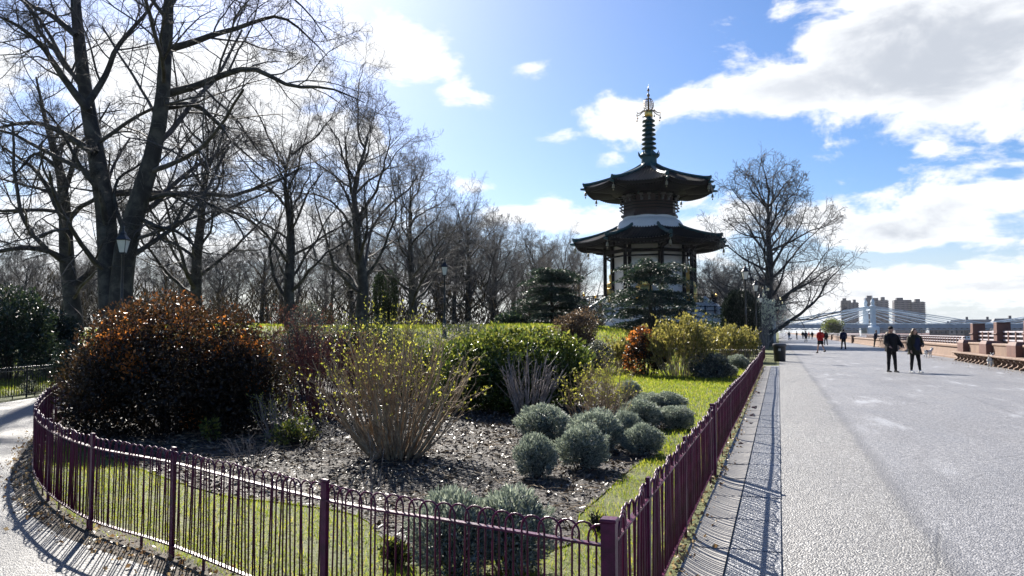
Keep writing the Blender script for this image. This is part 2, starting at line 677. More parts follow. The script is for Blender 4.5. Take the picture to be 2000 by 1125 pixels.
def catmull(pts, per=24):
    out = []
    for i in range(len(pts) - 1):
        p0, p1, p2, p3 = pts[max(i - 1, 0)], pts[i], pts[i + 1], pts[min(i + 2, len(pts) - 1)]
        for k in range(per):
            t = k / per
            out.append(0.5 * ((2 * p1) + (p2 - p0) * t + (2 * p0 - 5 * p1 + 4 * p2 - p3) * t * t + (3 * p1 - p0 - 3 * p2 + p3) * t ** 3))
    out.append(pts[-1])
    return out


for p in LP:
    p.z = 0
LP[0] = C0.copy()
LCURVE = catmull(LP)


class Arc:
    """a plan curve that can be read by length"""
    def __init__(self, pts):
        self.p = np.array([(q.x, q.y) for q in pts])
        d = np.linalg.norm(np.diff(self.p, axis=0), axis=1)
        self.s = np.concatenate([[0], np.cumsum(d)])
        self.L = self.s[-1]

    def at(self, s):
        x = np.interp(s, self.s, self.p[:, 0])
        y = np.interp(s, self.s, self.p[:, 1])
        e = 0.02
        x1 = np.interp(min(s + e, self.L), self.s, self.p[:, 0]) - np.interp(max(s - e, 0), self.s, self.p[:, 0])
        y1 = np.interp(min(s + e, self.L), self.s, self.p[:, 1]) - np.interp(max(s - e, 0), self.s, self.p[:, 1])
        return Vector((x, y, 0)), math.atan2(y1, x1)

    def nearest(self, q):
        d = np.linalg.norm(self.p - np.array([q.x, q.y]), axis=1)
        return self.s[int(np.argmin(d))]


LARC = Arc(LCURVE)

# asphalt side path outside the curved railing
outer = []
for s in np.linspace(0.0, LARC.L, 40):
    p, th = LARC.at(s)
    off = 0.17 + 0.05 * math.sin(s * 2.3) + 0.03 * math.sin(s * 5.1)
    outer.append(p + Vector((-math.sin(th), math.cos(th), 0)) * off)      # left of travel is the path side
FARL = [Vector((-11.2, 12.0, 0)), Vector((-11.5, 16.5, 0)), Vector((-11.6, 19.0, 0)), Vector((-12.0, 22.5, 0)), Vector((-13.2, 27.0, 0)), Vector((-15.5, 33.0, 0))]
poly = [P(-0.4, 0.5)] + outer + [Vector((-9.2, 17.5, 0)), Vector((-10.5, 22, 0)), Vector((-12, 27, 0)), Vector((-14.5, 33.5, 0))]
poly += [p + Vector((0.35, 0, 0)) for p in FARL[::-1]] + [Vector((-11, 6, 0)), Vector((-14, -12, 0)), Vector((9, -14, 0)), P(-6, 0.75)]
mb = MB()
mb.add([(p.x, p.y, 0.004) for p in poly], [tuple(range(len(poly)))[::-1]])
me = mb.mesh('path', M['asphalt_path'])
path = link('path', me)
if me.polygons[0].normal.z < 0:
    me.flip_normals()
tag(path, kind='structure')

# trodden soil at the feet of the curved railing
sv, sf = [], []
for i, s in enumerate(np.linspace(0.0, LARC.L, 80)):
    p, th = LARC.at(s)
    q = Vector((-math.sin(th), math.cos(th), 0))
    for off in (-0.10 - 0.05 * math.sin(s * 3.1), 0.16, 0.27):
        w = p + q * off
        sv.append((w.x, w.y, 0.0065 if off < 0.2 else 0.001))
for i in range(79):
    for j in range(2):
        q = i * 3 + j
        sf.append((q, q + 3, q + 4, q + 1))
m, n, out = new_mat('trodden_soil')
v = pos(n)
f_ = n.noise(v, 30, 6, 0.7, 0.4)
g_ = n.noise(v, 4, 4, 0.6)
c_ = n.mix(n.smooth(f_, 0.4, 0.65), (0.05, 0.038, 0.028, 1), (0.15, 0.12, 0.09, 1))
n.link(principled(n, n.mix(n.math('MULTIPLY', n.smooth(g_, 0.5, 0.68), 0.5), c_, (0.05, 0.06, 0.025, 1)), 0.8, 0.3, 0, bump(n, f_, 1.0, 0.03)), out.inputs[0])
M['soil'] = m
soil = MB().add(sv, sf).build('soil_strip', M['soil'])
if soil.data.polygons[0].normal.z < 0:
    soil.data.flip_normals()
tag(soil, kind='structure')

def promenade_mat():
    """old rolled asphalt: a coarse pale strip beside the gutter, a seam, then a smoother scuffed surface"""
    m, n, out = new_mat('asphalt_promenade')
    v = pos(n)
    mp = n.n('ShaderNodeMapping')
    mp.vector_type = 'TEXTURE'
    n.put(mp.inputs[0], v)
    mp.inputs['Location'].default_value = (C0.x, C0.y, 0)
    mp.inputs['Rotation'].default_value = (0, 0, PHI)
    w = mp.outputs[0]                      # x along the promenade, -y towards the river
    sp = n.n('ShaderNodeSeparateXYZ')
    n.link(w, sp.inputs[0])
    wob = n.noise(w, 1.3, 4, 0.6)
    b_ = n.math('ADD', n.math('MULTIPLY', sp.outputs[1], -1.0), n.math('MULTIPLY', n.math('SUBTRACT', wob, 0.5), 0.16))
    right = n.smooth(b_, 1.64, 1.76)
    seam = n.math('MULTIPLY', n.smooth(b_, 1.62, 1.72), n.smooth(b_, 1.90, 1.74))
    seam2 = n.math('MULTIPLY', n.smooth(b_, 4.86, 4.91), n.smooth(b_, 4.97, 4.92))
    vor = n.n('ShaderNodeTexVoronoi')
    n.put(vor.inputs['Vector'], v)
    vor.inputs['Scale'].default_value = 70
    sc = n.n('ShaderNodeSeparateColor')
    n.link(vor.outputs['Color'], sc.inputs[0])
    med = n.noise(v, 20, 5, 0.7)
    g = n.math('MULTIPLY', sc.outputs[0], n.smooth(med, 0.32, 0.68))
    coarse = n.mix(g, (0.105, 0.102, 0.10, 1), (0.46, 0.45, 0.43, 1))
    fine = n.mix(n.math('MULTIPLY', g, 0.95), (0.125, 0.125, 0.133, 1), (0.46, 0.455, 0.46, 1))
    col = n.mix(right, coarse, fine)
    st = n.n('ShaderNodeMapping')
    n.put(st.inputs[0], w)
    st.inputs['Scale'].default_value = (0.22, 1.0, 1.0)
    streak = n.noise(st.outputs[0], 1.6, 8, 0.66, 0.5)
    broad = n.noise(st.outputs[0], 0.45, 3, 0.5)
    scuff = n.math('MULTIPLY', n.smooth(streak, 0.53, 0.70), n.smooth(broad, 0.42, 0.60))
    col = n.mix(n.math('MULTIPLY', scuff, n.math('ADD', n.math('MULTIPLY', right, 0.6), 0.15)), col, (0.44, 0.46, 0.50, 1))
    worn = n.smooth(n.noise(st.outputs[0], 1.1, 6, 0.62, 0.3), 0.53, 0.68)
    col = n.mix(n.math('MULTIPLY', worn, 0.24), col, (0.075, 0.075, 0.082, 1))
    patch = n.smooth(n.noise(w, 0.24, 3, 0.5, 0.2), 0.50, 0.60)
    col = n.mix(n.math('MULTIPLY', patch, 0.12), col, (0.085, 0.087, 0.095, 1))
    col = n.mix(n.math('MULTIPLY', n.math('MAXIMUM', seam, n.math('MULTIPLY', seam2, 0.6)), 0.42), col, (0.055, 0.055, 0.058, 1))
    ck = n.n('ShaderNodeTexVoronoi')
    ck.feature = 'DISTANCE_TO_EDGE'
    dv = n.n('ShaderNodeMix', data_type='RGBA')
    dv.inputs[0].default_value = 0.10
    n.put(dv.inputs[6], w)
    nn = n.n('ShaderNodeTexNoise')
    nn.inputs['Scale'].default_value = 1.2
    nn.inputs['Detail'].default_value = 6
    n.put(nn.inputs['Vector'], w)
    n.put(dv.inputs[7], nn.outputs['Color'])
    n.put(ck.inputs['Vector'], dv.outputs[2])
    ck.inputs['Scale'].default_value = 0.38
    crack = n.math('MULTIPLY', n.smooth(ck.outputs['Distance'], 0.006, 0.001), n.smooth(n.noise(w, 0.5, 3, 0.5), 0.46, 0.60))
    col = n.mix(n.math('MULTIPLY', crack, 0.35), col, (0.03, 0.03, 0.03, 1))
    h = n.math('ADD', n.math('MULTIPLY', vor.outputs['Distance'], -1.2), n.math('MULTIPLY', med, 0.9))
    h = n.math('SUBTRACT', h, n.math('MULTIPLY', crack, 0.3))
    bp_ = n.n('ShaderNodeBump')
    bp_.inputs['Distance'].default_value = 0.012
    n.put(bp_.inputs['Strength'], n.math('SUBTRACT', 0.8, n.math('MULTIPLY', right, 0.12)))
    n.put(bp_.inputs['Height'], h)
    rg_ = n.math('ADD', 0.50, n.math('MULTIPLY', n.math('SUBTRACT', streak, 0.5), 0.45))
    n.link(principled(n, col, rg_, 0.5, 0, bp_.outputs[0]), out.inputs[0])
    return m


M['asphalt'] = promenade_mat()
prom = MB()
prom.add([P(-16, 0.69, .008), P(1600, 0.69, .008), P(1600, 10.5, .008), P(-16, 10.5, .008)], [(3, 2, 1, 0)])
promenade = prom.build('promenade', M['asphalt'])
tag(promenade, kind='structure')

# dished gutter of concrete slabs and the smooth strip beside it
gutter = MB()
gutter.add([P(-1.2, 0.05, .003), P(34, 0.05, .003), P(34, 0.69, .003), P(-1.2, 0.69, .003)], [(3, 2, 1, 0)])
gut = gutter.build('gutter', M['concrete'])
tag(gut, kind='structure')


def slab_mesh(name, L, w, dish, mat):
    """one slab with a hollow top, chamfered at its joints"""
    vs, fs = [], []
    k = 7
    for (x, dz) in ((0, -0.012), (0.012, 0), (L - 0.012, 0), (L, -0.012)):
        for j in range(k):
            t = j / (k - 1)
            vs.append((x, -t * w, 0.022 + dz - dish * (1 - (2 * t - 1) ** 2)))
    for i in range(3):
        for j in range(k - 1):
            q = i * k + j
            fs.append((q, q + 1, q + k + 1, q + k)[::-1])
    o = len(vs)
    for (x, t) in ((0, 0), (0, 1), (L, 1), (L, 0)):
        vs.append((x, -t * w, 0.0))
    fs += [(0, o, o + 1, k - 1)[::-1], (3 * k, o + 3, o + 2, 4 * k - 1), (0, 3 * k, o + 3, o)[::-1], (k - 1, o + 1, o + 2, 4 * k - 1)[::-1]]
    mb = MB()
    mb.add(vs, fs)
    me = mb.mesh(name, mat, True, 30)
    return me


gm = [slab_mesh('gutter_slab', 0.91 + d, 0.27, 0.012, M['concrete']) for d in (0, -0.004)]
sm = slab_mesh('strip_slab', 0.912, 0.335, 0.001, M['band'])
for i in range(38):
    a = -1.2 + i * 0.92
    q = P(a, 0.06, 0.001 + 0.002 * math.sin(i * 1.7))
    o = link('slab', gm[i % 2], gut, q, PHI)
    o.rotation_euler = (0.004 * math.sin(i * 2.1), 0.003 * math.cos(i), PHI)
    o = link('slab', sm, gut, P(a, 0.345, -0.001 + 0.0015 * math.sin(i * 2.3)), PHI)

# wet patches left in the hollow of the gutter
m, n, out = new_mat('wet_patch')
n.link(principled(n, (0.035, 0.025, 0.025), 0.08, 0.6), out.inputs[0])
M['wet'] = m
for k, (x, y, rx, ry) in enumerate([(1474, 797, .30, .055), (1470, 812, .22, .05), (1482, 768, .28, .03), (1447, 868, .10, .03), (1512, 737, .30, .04), (1467, 828, .12, .03)]):
    c = G(x, y)
    c.z = 0.0155
    mb = MB()
    pts = []
    for j in range(18):
        t = 2 * math.pi * j / 18
        r = 1 + 0.22 * math.sin(3 * t + k) + 0.12 * math.sin(5 * t + 2 * k)
        p = c + U * (rx * r * math.cos(t)) + N * (ry * r * math.sin(t))
        pts.append((p.x, p.y, c.z))
    mb.add(pts, [tuple(range(18))[::-1]])
    o = mb.build('puddle', M['wet'], gut)
    if o.data.polygons[0].normal.z < 0:
        o.data.flip_normals()

# ------------------------------------------------------------------ hoop-topped railings
RAIL_H = 0.73


def hoop_mesh(name, dia, mat, sides=5, h=RAIL_H, bot=0.07, r=0.0066):
    mb = MB()
    z1 = h - dia / 2
    pts = [(-dia / 2, 0, bot), (-dia / 2, 0, z1)]
    for k in range(1, 8):
        t = math.pi * k / 8
        pts.append((-dia / 2 * math.cos(t), 0, z1 + dia / 2 * math.sin(t)))
    pts += [(dia / 2, 0, z1), (dia / 2, 0, bot)]
    mb.tube(pts, r, sides)
    return mb.mesh(name, mat, True)


def post_mesh(name, w, d, h, mat):
    mb = MB()
    mb.box((0, 0, h / 2 - 0.04), (w, d, h + 0.08), bev=0.005)
    mb.box((0, 0, h + 0.005), (w * 1.15, d * 1.15, 0.016), bev=0.004)
    return mb.mesh(name, mat)


def railing(name, arc, posts, mat, label, cat='railing', pitch=0.082, dia=0.115, joined=False, group=None, double=(), zf=None, top=None, wob=0.0, sides=5, foot_every=0.9, bar=0.0066):
    root = empty(name, arc.at(0)[0])
    org = arc.at(0)[0]
    tag(root, label, cat, group)
    hm = hoop_mesh('hoop', dia, mat, sides, r=bar)
    L = arc.L

    def loc(s):
        p, th = arc.at(s)
        z = wob * (math.sin(s * 0.62) + 0.6 * math.sin(s * 0.29 + 1))
        return Vector((p.x - org.x, p.y - org.y, z)), th
    # rails follow the curve
    for (nm, z, w, h) in (('top_rail', RAIL_H - 0.085, 0.032, 0.010), ('bottom_rail', 0.085, 0.032, 0.010)):
        k = max(2, int(L / 0.12) if nm else 2)
        k = min(k, 220)
        vs, fs = [], []
        for i in range(k + 1):
            p, th = loc(L * i / k)
            q = Vector((-math.sin(th), math.cos(th), 0)) * w / 2
            for (sg, dz) in ((-1, -h / 2), (1, -h / 2), (1, h / 2), (-1, h / 2)):
                vs.append(p + q * sg + Vector((0, 0, z + dz)))
        for i in range(k):
            for j in range(4):
                j2 = (j + 1) % 4
                fs.append((i * 4 + j, i * 4 + 4 + j, i * 4 + 4 + j2, i * 4 + j2)[::-1])
        fs += [(0, 1, 2, 3)[::-1], (k * 4, k * 4 + 1, k * 4 + 2, k * 4 + 3)]
        MB().add(vs, fs).build(nm, mat, root)
    n = int(L / pitch)
    if joined:
        mb = MB()
        hv = [tuple(v.co) for v in hm.vertices]
        hf = [tuple(p.vertices) for p in hm.polygons]
        for i in range(n):
            p, th = loc((i + 0.5) * L / n)
            c, s = math.cos(th), math.sin(th)
            mb.add([(p.x + v[0] * c - v[1] * s, p.y + v[0] * s + v[1] * c, p.z + v[2]) for v in hv], hf)
        tag(mb.build('hoops', mat, root, True), kind='stuff')
    else:
        for i in range(n):
            p, th = loc((i + 0.5) * L / n)
            o = link('hoop', hm, root, p, th)
            o.rotation_euler = (0.02 * math.sin(i * 7.3), 0.012 * math.sin(i * 3.1), th + 0.03 * math.sin(i * 1.9))
    pm = post_mesh('post', 0.045, 0.022, RAIL_H + 0.012, mat)
    pb = post_mesh('post', 0.062, 0.062, RAIL_H + 0.02, mat)
    for k, s in enumerate(posts):
        p, th = loc(s)
        link('post', pb if k in double else pm, root, p, th)
    fm = MB().box((0, 0, 0.0), (0.02, 0.012, 0.18)).mesh('foot', mat)
    for s in np.arange(foot_every / 2, L, foot_every):
        p, th = loc(s)
        link('foot', fm, root, p, th)
    return root


lposts = [LARC.nearest(LP[i]) for i in (2, 3, 4, 5, 6, 8, 10)]
# keep the corner post with the straight length, not with the curve
railing('hoop_railing', LARC, [s for s in lposts], M['rail'], 'maroon hoop topped railing curving round the flower bed beside the side path', foot_every=0.86, bar=0.0052)


def straight(a0, a1, b=0.0, b1=None):
    return Arc([P(a0, b), P(a1, b if b1 is None else b1)])


S1 = straight(0.0, 5.25)
railing('hoop_railing', S1, [0.0, 1.02, 2.75, 5.0, 5.25], M['rail'], 'maroon hoop topped railing from the chunky corner post to the gap in the fence', double=(0,))
S2 = straight(5.42, 33.0)
railing('hoop_railing', S2, [0.0] + [3.05 * k for k in range(1, 9)] + [27.55], M['rail'], 'long maroon hoop topped railing running beside the gutter up to the litter bin', pitch=0.094, dia=0.128, double=(0,), wob=0.014)
S3 = straight(35.6, 45.0, -0.1)
railing('hoop_railing', S3, [0.0, 3.0, 6.0, 9.4], M['rail'], 'short maroon hoop topped railing just past the litter bin', pitch=0.1, dia=0.13, sides=4)
FARC = Arc(catmull(FARL[1:], 10))
railing('hoop_railing', FARC, [0.2, 1.9, 3.6, 5.6, 7.6, 10.0], M['rail_dark'], 'black hoop topped railing in front of the dark shrubs across the side path', pitch=0.1, dia=0.13, sides=4)
for k, (a, lab) in enumerate([(34.4, 'low dark railing meeting the long maroon railing at its far end'), (44.6, 'low dark railing behind the lamp post near the clipped yew')]):
    A = Arc([P(a, -0.15), P(a + 0.8, -9.0)])
    railing('hoop_railing', A, [0.0, 3.0, 6.0, 8.8], M['rail_dark'], lab, pitch=0.1, dia=0.13, joined=True, sides=4)

# ------------------------------------------------------------------ trees
def tubes_np(groups):
    """groups: list of (pts (n,k,3), rad (n,k), sides) -> verts, quad faces"""
    VV, FF, off = [], [], 0
    for pts, rad, sides in groups:
        n, k, _ = pts.shape
        t = np.empty_like(pts)
        t[:, 1:-1] = pts[:, 2:] - pts[:, :-2]
        t[:, 0] = pts[:, 1] - pts[:, 0]
        t[:, -1] = pts[:, -1] - pts[:, -2]
        t /= np.linalg.norm(t, axis=2, keepdims=True) + 1e-9
        mean = t.mean(1)
        ref = np.where((np.abs(mean[:, 2:3]) < 0.8), np.array([[0, 0, 1.0]]), np.array([[1.0, 0, 0]]))
        a = np.cross(t, ref[:, None, :])
        a /= np.linalg.norm(a, axis=2, keepdims=True) + 1e-9
        b = np.cross(t, a)
        q = 2 * np.pi * np.arange(sides) / sides
        v = pts[:, :, None, :] + rad[:, :, None, None] * (a[:, :, None, :] * np.cos(q)[None, None, :, None] + b[:, :, None, :] * np.sin(q)[None, None, :, None])
        VV.append(v.reshape(-1, 3))
        i, s, j = np.meshgrid(np.arange(n), np.arange(k - 1), np.arange(sides), indexing='ij')
        base = off + i * k * sides + s * sides
        j2 = (j + 1) % sides
        FF.append(np.stack([base + j, base + j2, base + sides + j2, base + sides + j], -1).reshape(-1, 4))
        off += n * k * sides
    return np.concatenate(VV), np.concatenate(FF)


def norm(v):
    return v / (np.linalg.norm(v, axis=-1, keepdims=True) + 1e-9)


def offshoots(rg, pts, rad, L, c, t0, k, ang, ratio, noise, trop, rr, rmin, t1=1.0, flat=0.0):
    """c children on every branch of the set"""
    n, K, _ = pts.shape
    t = t0 + (t1 - t0) * ((np.arange(c)[None, :] + rg.uniform(0.05, 0.95, (n, c))) / c)
    f = np.clip(t * (K - 1), 0, K - 1.001)
    i = f.astype(int)
    w = (f - i)[..., None]
    ii = np.arange(n)[:, None]
    p = pts[ii, i] * (1 - w) + pts[ii, i + 1] * w
    tan = norm(pts[ii, i + 1] - pts[ii, i])
    rp = rad[ii, i] * (1 - w[..., 0]) + rad[ii, i + 1] * w[..., 0]
    rv = rg.normal(size=(n, c, 3))
    rv[..., 2] *= (1 - flat)
    per = norm(np.cross(tan, np.cross(rv, tan)))
    a = np.radians(rg.uniform(ang[0], ang[1], (n, c)))[..., None]
    d = norm(tan * np.cos(a) + per * np.sin(a))
    ln = L[:, None] * ratio * (1.2 - 0.62 * t) * rg.uniform(0.6, 1.25, (n, c))
    p, d, ln, rp = p.reshape(-1, 3), d.reshape(-1, 3), ln.ravel(), rp.ravel()
    out = [p]
    for s in range(k - 1):
        d = norm(d + noise * rg.normal(size=d.shape) + np.array([0, 0, trop]))
        p = p + d * (ln / (k - 1))[:, None]
        out.append(p)
    P_ = np.stack(out, 1)
    r0 = np.maximum(np.minimum(rp * rr, ln * 0.017), rmin)
    prof = np.linspace(1, 0.38, k)[None, :]
    rad_ = np.maximum(r0[:, None] * prof, rmin * 0.7)
    return P_, rad_, ln


def resample(pts, rad, k):
    pts = np.asarray(pts, float)
    d = np.concatenate([[0], np.cumsum(np.linalg.norm(np.diff(pts, axis=0), axis=1))])
    s = np.linspace(0, d[-1], k)
    r = np.interp(s, np.linspace(0, d[-1], len(rad)), rad)
    return np.stack([np.interp(s, d, pts[:, c]) for c in range(3)], 1), r, d[-1]


def smooth_line(pts, rg, jit):
    """a traced limb, made into a smooth winding line"""
    pv = catmull([Vector(p) for p in pts], 6)
    a = np.array([(p.x, p.y, p.z) for p in pv])
    w = rg.normal(size=a.shape) * jit
    w[0] = 0
    k = np.ones(3) / 3
    for c in range(3):
        w[:, c] = np.convolve(w[:, c], k, 'same')
    w[0] = 0
    return a + w


TWIG = 0.0075


def tree_meshes(name, seed, mains, params, mats, rmin=TWIG):
    """mains: list of (pts, radii); returns trunk mesh and crown mesh"""
    rg = np.random.default_rng(seed)
    K = 14
    mp, mr, ml = [], [], []
    for pts, rad in mains:
        a, r, l = resample(pts, rad, K)
        mp.append(a)
        mr.append(r)
        ml.append(l)
    mp, mr, ml = np.array(mp), np.array(mr), np.array(ml)
    trunk = [(mp, mr, 10)]
    crown = []
    cur = (mp, mr, ml)
    for lv, q in enumerate(params):
        cur = offshoots(rg, *cur, **q['o'])
        if q.get('trunk'):
            trunk.append((cur[0], cur[1], q['s']))
        else:
            crown.append((cur[0], cur[1], q['s']))
    v, f = tubes_np(trunk)
    tm = np_mesh(name + '_trunk', v, [f], mats[0], True)
    v, f = tubes_np(crown)
    cm = np_mesh(name + '_crown', v, [f], mats[1], False)
    return tm, cm


def plane_tree(seed, h, spread, lean=0.0, limbs=11, dens=1.0, mats=None, rmin=TWIG, fork=0.30, r0=None):
    """a free-standing leafless plane: trunk, winding limbs and hanging twigs"""
    rg = np.random.default_rng(seed)
    r0 = r0 or h * 0.021
    mats = mats or (M['bark'], M['twig'])
    top = np.array([lean * h, rg.normal() * 0.3, h * 0.80])
    pts = [(0, 0, -0.3), (0.0, 0, h * 0.05), (lean * h * .2 + rg.normal() * .1, rg.normal() * .1, h * .2), (lean * h * .5 + rg.normal() * .25, rg.normal() * .25, h * .42), (lean * h * .8 + rg.normal() * .35, rg.normal() * .3, h * .62), tuple(top)]
    trunk = smooth_line(pts, rg, 0.03)
    mains = [(trunk, np.array([1.45, 1.12, 1.0, 0.92, 0.80, 0.62, 0.42, 0.25, 0.14]) * r0)]
    az0 = rg.uniform(0, 6.28)
    for i in range(limbs):
        t = fork + (0.98 - fork) * (i + rg.uniform(0, .6)) / limbs
        idx = min(int(t * (len(trunk) - 1)), len(trunk) - 2)
        p = trunk[idx]
        a = az0 + i * 2.4 + rg.uniform(-.5, .5)
        up = 0.35 + 0.9 * t + rg.uniform(-.15, .2)
        ln = spread * (1.12 - 0.62 * t) * rg.uniform(.75, 1.15)
        d = np.array([math.cos(a), math.sin(a), up])
        q = [p]
        for s in range(5):
            d = norm(d + rg.normal(size=3) * 0.20 + np.array([0, 0, 0.03 if s > 2 else 0.12]))
            q.append(q[-1] + d * ln / 5)
        rr = r0 * (0.50 - 0.26 * t) * rg.uniform(.8, 1.1)
        mains.append((smooth_line(q, rg, 0.08), np.array([1.0, .8, .62, .45, .28, .14]) * rr))
    n4 = max(3, int(round((5 if limbs < 20 else 4) * dens)))
    params = [
        dict(o=dict(c=9, t0=0.22, k=7, ang=(28, 62), ratio=0.46, noise=0.16, trop=0.05, rr=0.50, rmin=rmin * 2.2), s=5),
        dict(o=dict(c=7, t0=0.12, k=5, ang=(28, 65), ratio=0.50, noise=0.18, trop=0.03, rr=0.55, rmin=rmin * 1.4), s=3),
        dict(o=dict(c=n4, t0=0.12, k=3, ang=(28, 65), ratio=0.55, noise=0.18, trop=0.0, rr=0.65, rmin=rmin * 0.9), s=3),
        dict(o=dict(c=4 if limbs < 20 else 3, t0=0.1, k=2, ang=(25, 60), ratio=0.62, noise=0.12, trop=-0.03, rr=0.7, rmin=rmin * 0.6), s=3)]
    return tree_meshes('tree', seed, mains, params, mats, rmin)


def put_tree(tm, cm, loc, rz, sc, label, group=None, name='plane_tree', cat='tree'):
    root = empty(name, loc, rz)
    root.scale = (sc,) * 3 if not hasattr(sc, '__len__') else sc
    tag(root, label, cat, group)
    link('trunk', tm, root)
    link('crown', cm, root)
    return root


def traced_tree(seed, trunks, Y, label, params, base_px, spreadY=1.2, mats=None, name='plane_tree', k_rand=None, rmin=TWIG):
    """limbs followed along the photograph at the tree's own distance, wandering in depth"""
    rg = np.random.default_rng(seed)
    base = AT(*base_px, Y)
    mains = []
    for pix, rad, drift in trunks:
        q = []
        kk = len(pix)
        for i, (x, y) in enumerate(pix):
            w = AT(x, y, Y + drift * i / max(kk - 1, 1))
            q.append((w.x - base.x, w.y - Y, w.z))
        mains.append((smooth_line(q, rg, 0.03), np.array(rad) * Y / 36.0))
    tm, cm = tree_meshes(name, seed, mains, params, mats or (M['bark'], M['twig']), rmin)
    return put_tree(tm, cm, (base.x, Y, 0), 0, 1, label, name=name)



HP = [
    dict(o=dict(c=12, t0=0.16, k=8, ang=(35, 75), ratio=0.42, noise=0.16, trop=0.02, rr=0.40, rmin=0.020), s=5),
    dict(o=dict(c=8, t0=0.12, k=5, ang=(30, 70), ratio=0.50, noise=0.20, trop=-0.01, rr=0.55, rmin=0.010), s=3),
    dict(o=dict(c=5, t0=0.12, k=4, ang=(30, 70), ratio=0.57, noise=0.20, trop=-0.05, rr=0.65, rmin=0.0070), s=3),
    dict(o=dict(c=4, t0=0.10, k=2, ang=(25, 65), ratio=0.55, noise=0.15, trop=-0.10, rr=0.7, rmin=0.0054), s=3)]
# the great two-stemmed plane by the lamp post
traced_tree(11, [
    ([(225, 690), (215, 560), (208, 430), (188, 300), (168, 190), (155, 90), (148, 0), (142, -80), (130, -170)], [.62, .52, .46, .42, .36, .30, .25, .18, .08], 1.5),
    ([(232, 680), (240, 520), (262, 420), (300, 300), (318, 180), (325, 80), (328, 0), (333, -70), (345, -140)], [.58, .52, .48, .42, .36, .31, .27, .19, .08], -1.5),
    ([(318, 185), (390, 165), (450, 140), (500, 136), (570, 168), (640, 172), (712, 200)], [.20, .17, .14, .11, .08, .05, .02], -1.0),
    ([(333, 95), (400, 75), (470, 52), (540, 32), (590, 60), (640, 110)], [.18, .14, .11, .08, .05, .02], 2.0),
    ([(322, 210), (380, 205), (425, 240), (465, 288), (520, 330)], [.15, .12, .09, .05, .02], 2.5),
    ([(278, 395), (330, 380), (390, 392), (450, 420), (480, 470)], [.14, .11, .08, .05, .02], -2.5),
    ([(262, 420), (300, 440), (350, 455), (390, 490), (440, 500)], [.13, .10, .07, .04, .02], -2.0),
    ([(185, 300), (140, 270), (90, 245), (40, 240), (-40, 260)], [.19, .15, .11, .08, .03], 2.0),
    ([(172, 215), (130, 160), (95, 110), (50, 60), (-20, 25)], [.20, .16, .12, .09, .04], -2.0),
    ([(150, 70), (100, 30), (60, 10), (10, -40)], [.16, .12, .09, .04], 2.0),
    ([(170, 205), (205, 150), (230, 90), (290, 20), (330, -40)], [.17, .14, .11, .08, .04], 3.0),
    ([(208, 440), (195, 380), (160, 330), (110, 240), (70, 200)], [.14, .11, .09, .05, .02], -3.0),
    ([(250, 470), (225, 400), (230, 350), (262, 330), (300, 300)], [.12, .10, .08, .06, .03], 1.5),
    ([(330, -30), (430, -50), (520, -35), (590, 10), (640, 80)], [.13, .09, .07, .045, .02], 0.5),
], 38.0, 'great bare plane tree with two massive trunks behind the leftmost lamp post', HP, (225, 648))

HP2 = [dict(o=dict(HP[0]['o'], c=11)), dict(o=dict(HP[1]['o'], c=7)), dict(o=dict(HP[2]['o'], c=5)), dict(o=dict(HP[3]['o'], c=4))]
for a, b in zip(HP2, HP):
    a['s'] = b['s']
traced_tree(12, [
    ([(150, 690), (140, 580), (130, 500), (126, 430), (124, 370), (105, 290), (85, 220), (70, 150)], [.46, .38, .34, .30, .24, .18, .10, .04], 0.8),
    ([(130, 512), (100, 492), (70, 486), (30, 486), (-40, 500)], [.16, .13, .11, .09, .05], -1.5),
    ([(142, 560), (170, 538), (195, 515), (222, 488)], [.18, .15, .12, .06], 1.5),
    ([(126, 435), (100, 380), (75, 340), (40, 310), (-20, 270)], [.15, .12, .09, .06, .03], 1.5),
    ([(127, 440), (150, 410), (180, 392), (205, 360), (215, 300)], [.14, .11, .09, .06, .03], -1.5),
    ([(124, 385), (140, 330), (150, 290), (185, 250), (215, 200)], [.14, .12, .09, .06, .03], 2.0),
    ([(115, 330), (70, 300), (40, 330), (10, 350)], [.10, .08, .05, .02], -2.0),
    ([(128, 470), (110, 450), (75, 465), (60, 440)], [.07, .05, .03, .015], 1.0),
], 41.0, 'bare plane tree with a long level limb reaching out over the dark shrubs', HP2, (150, 651), rmin=0.007)

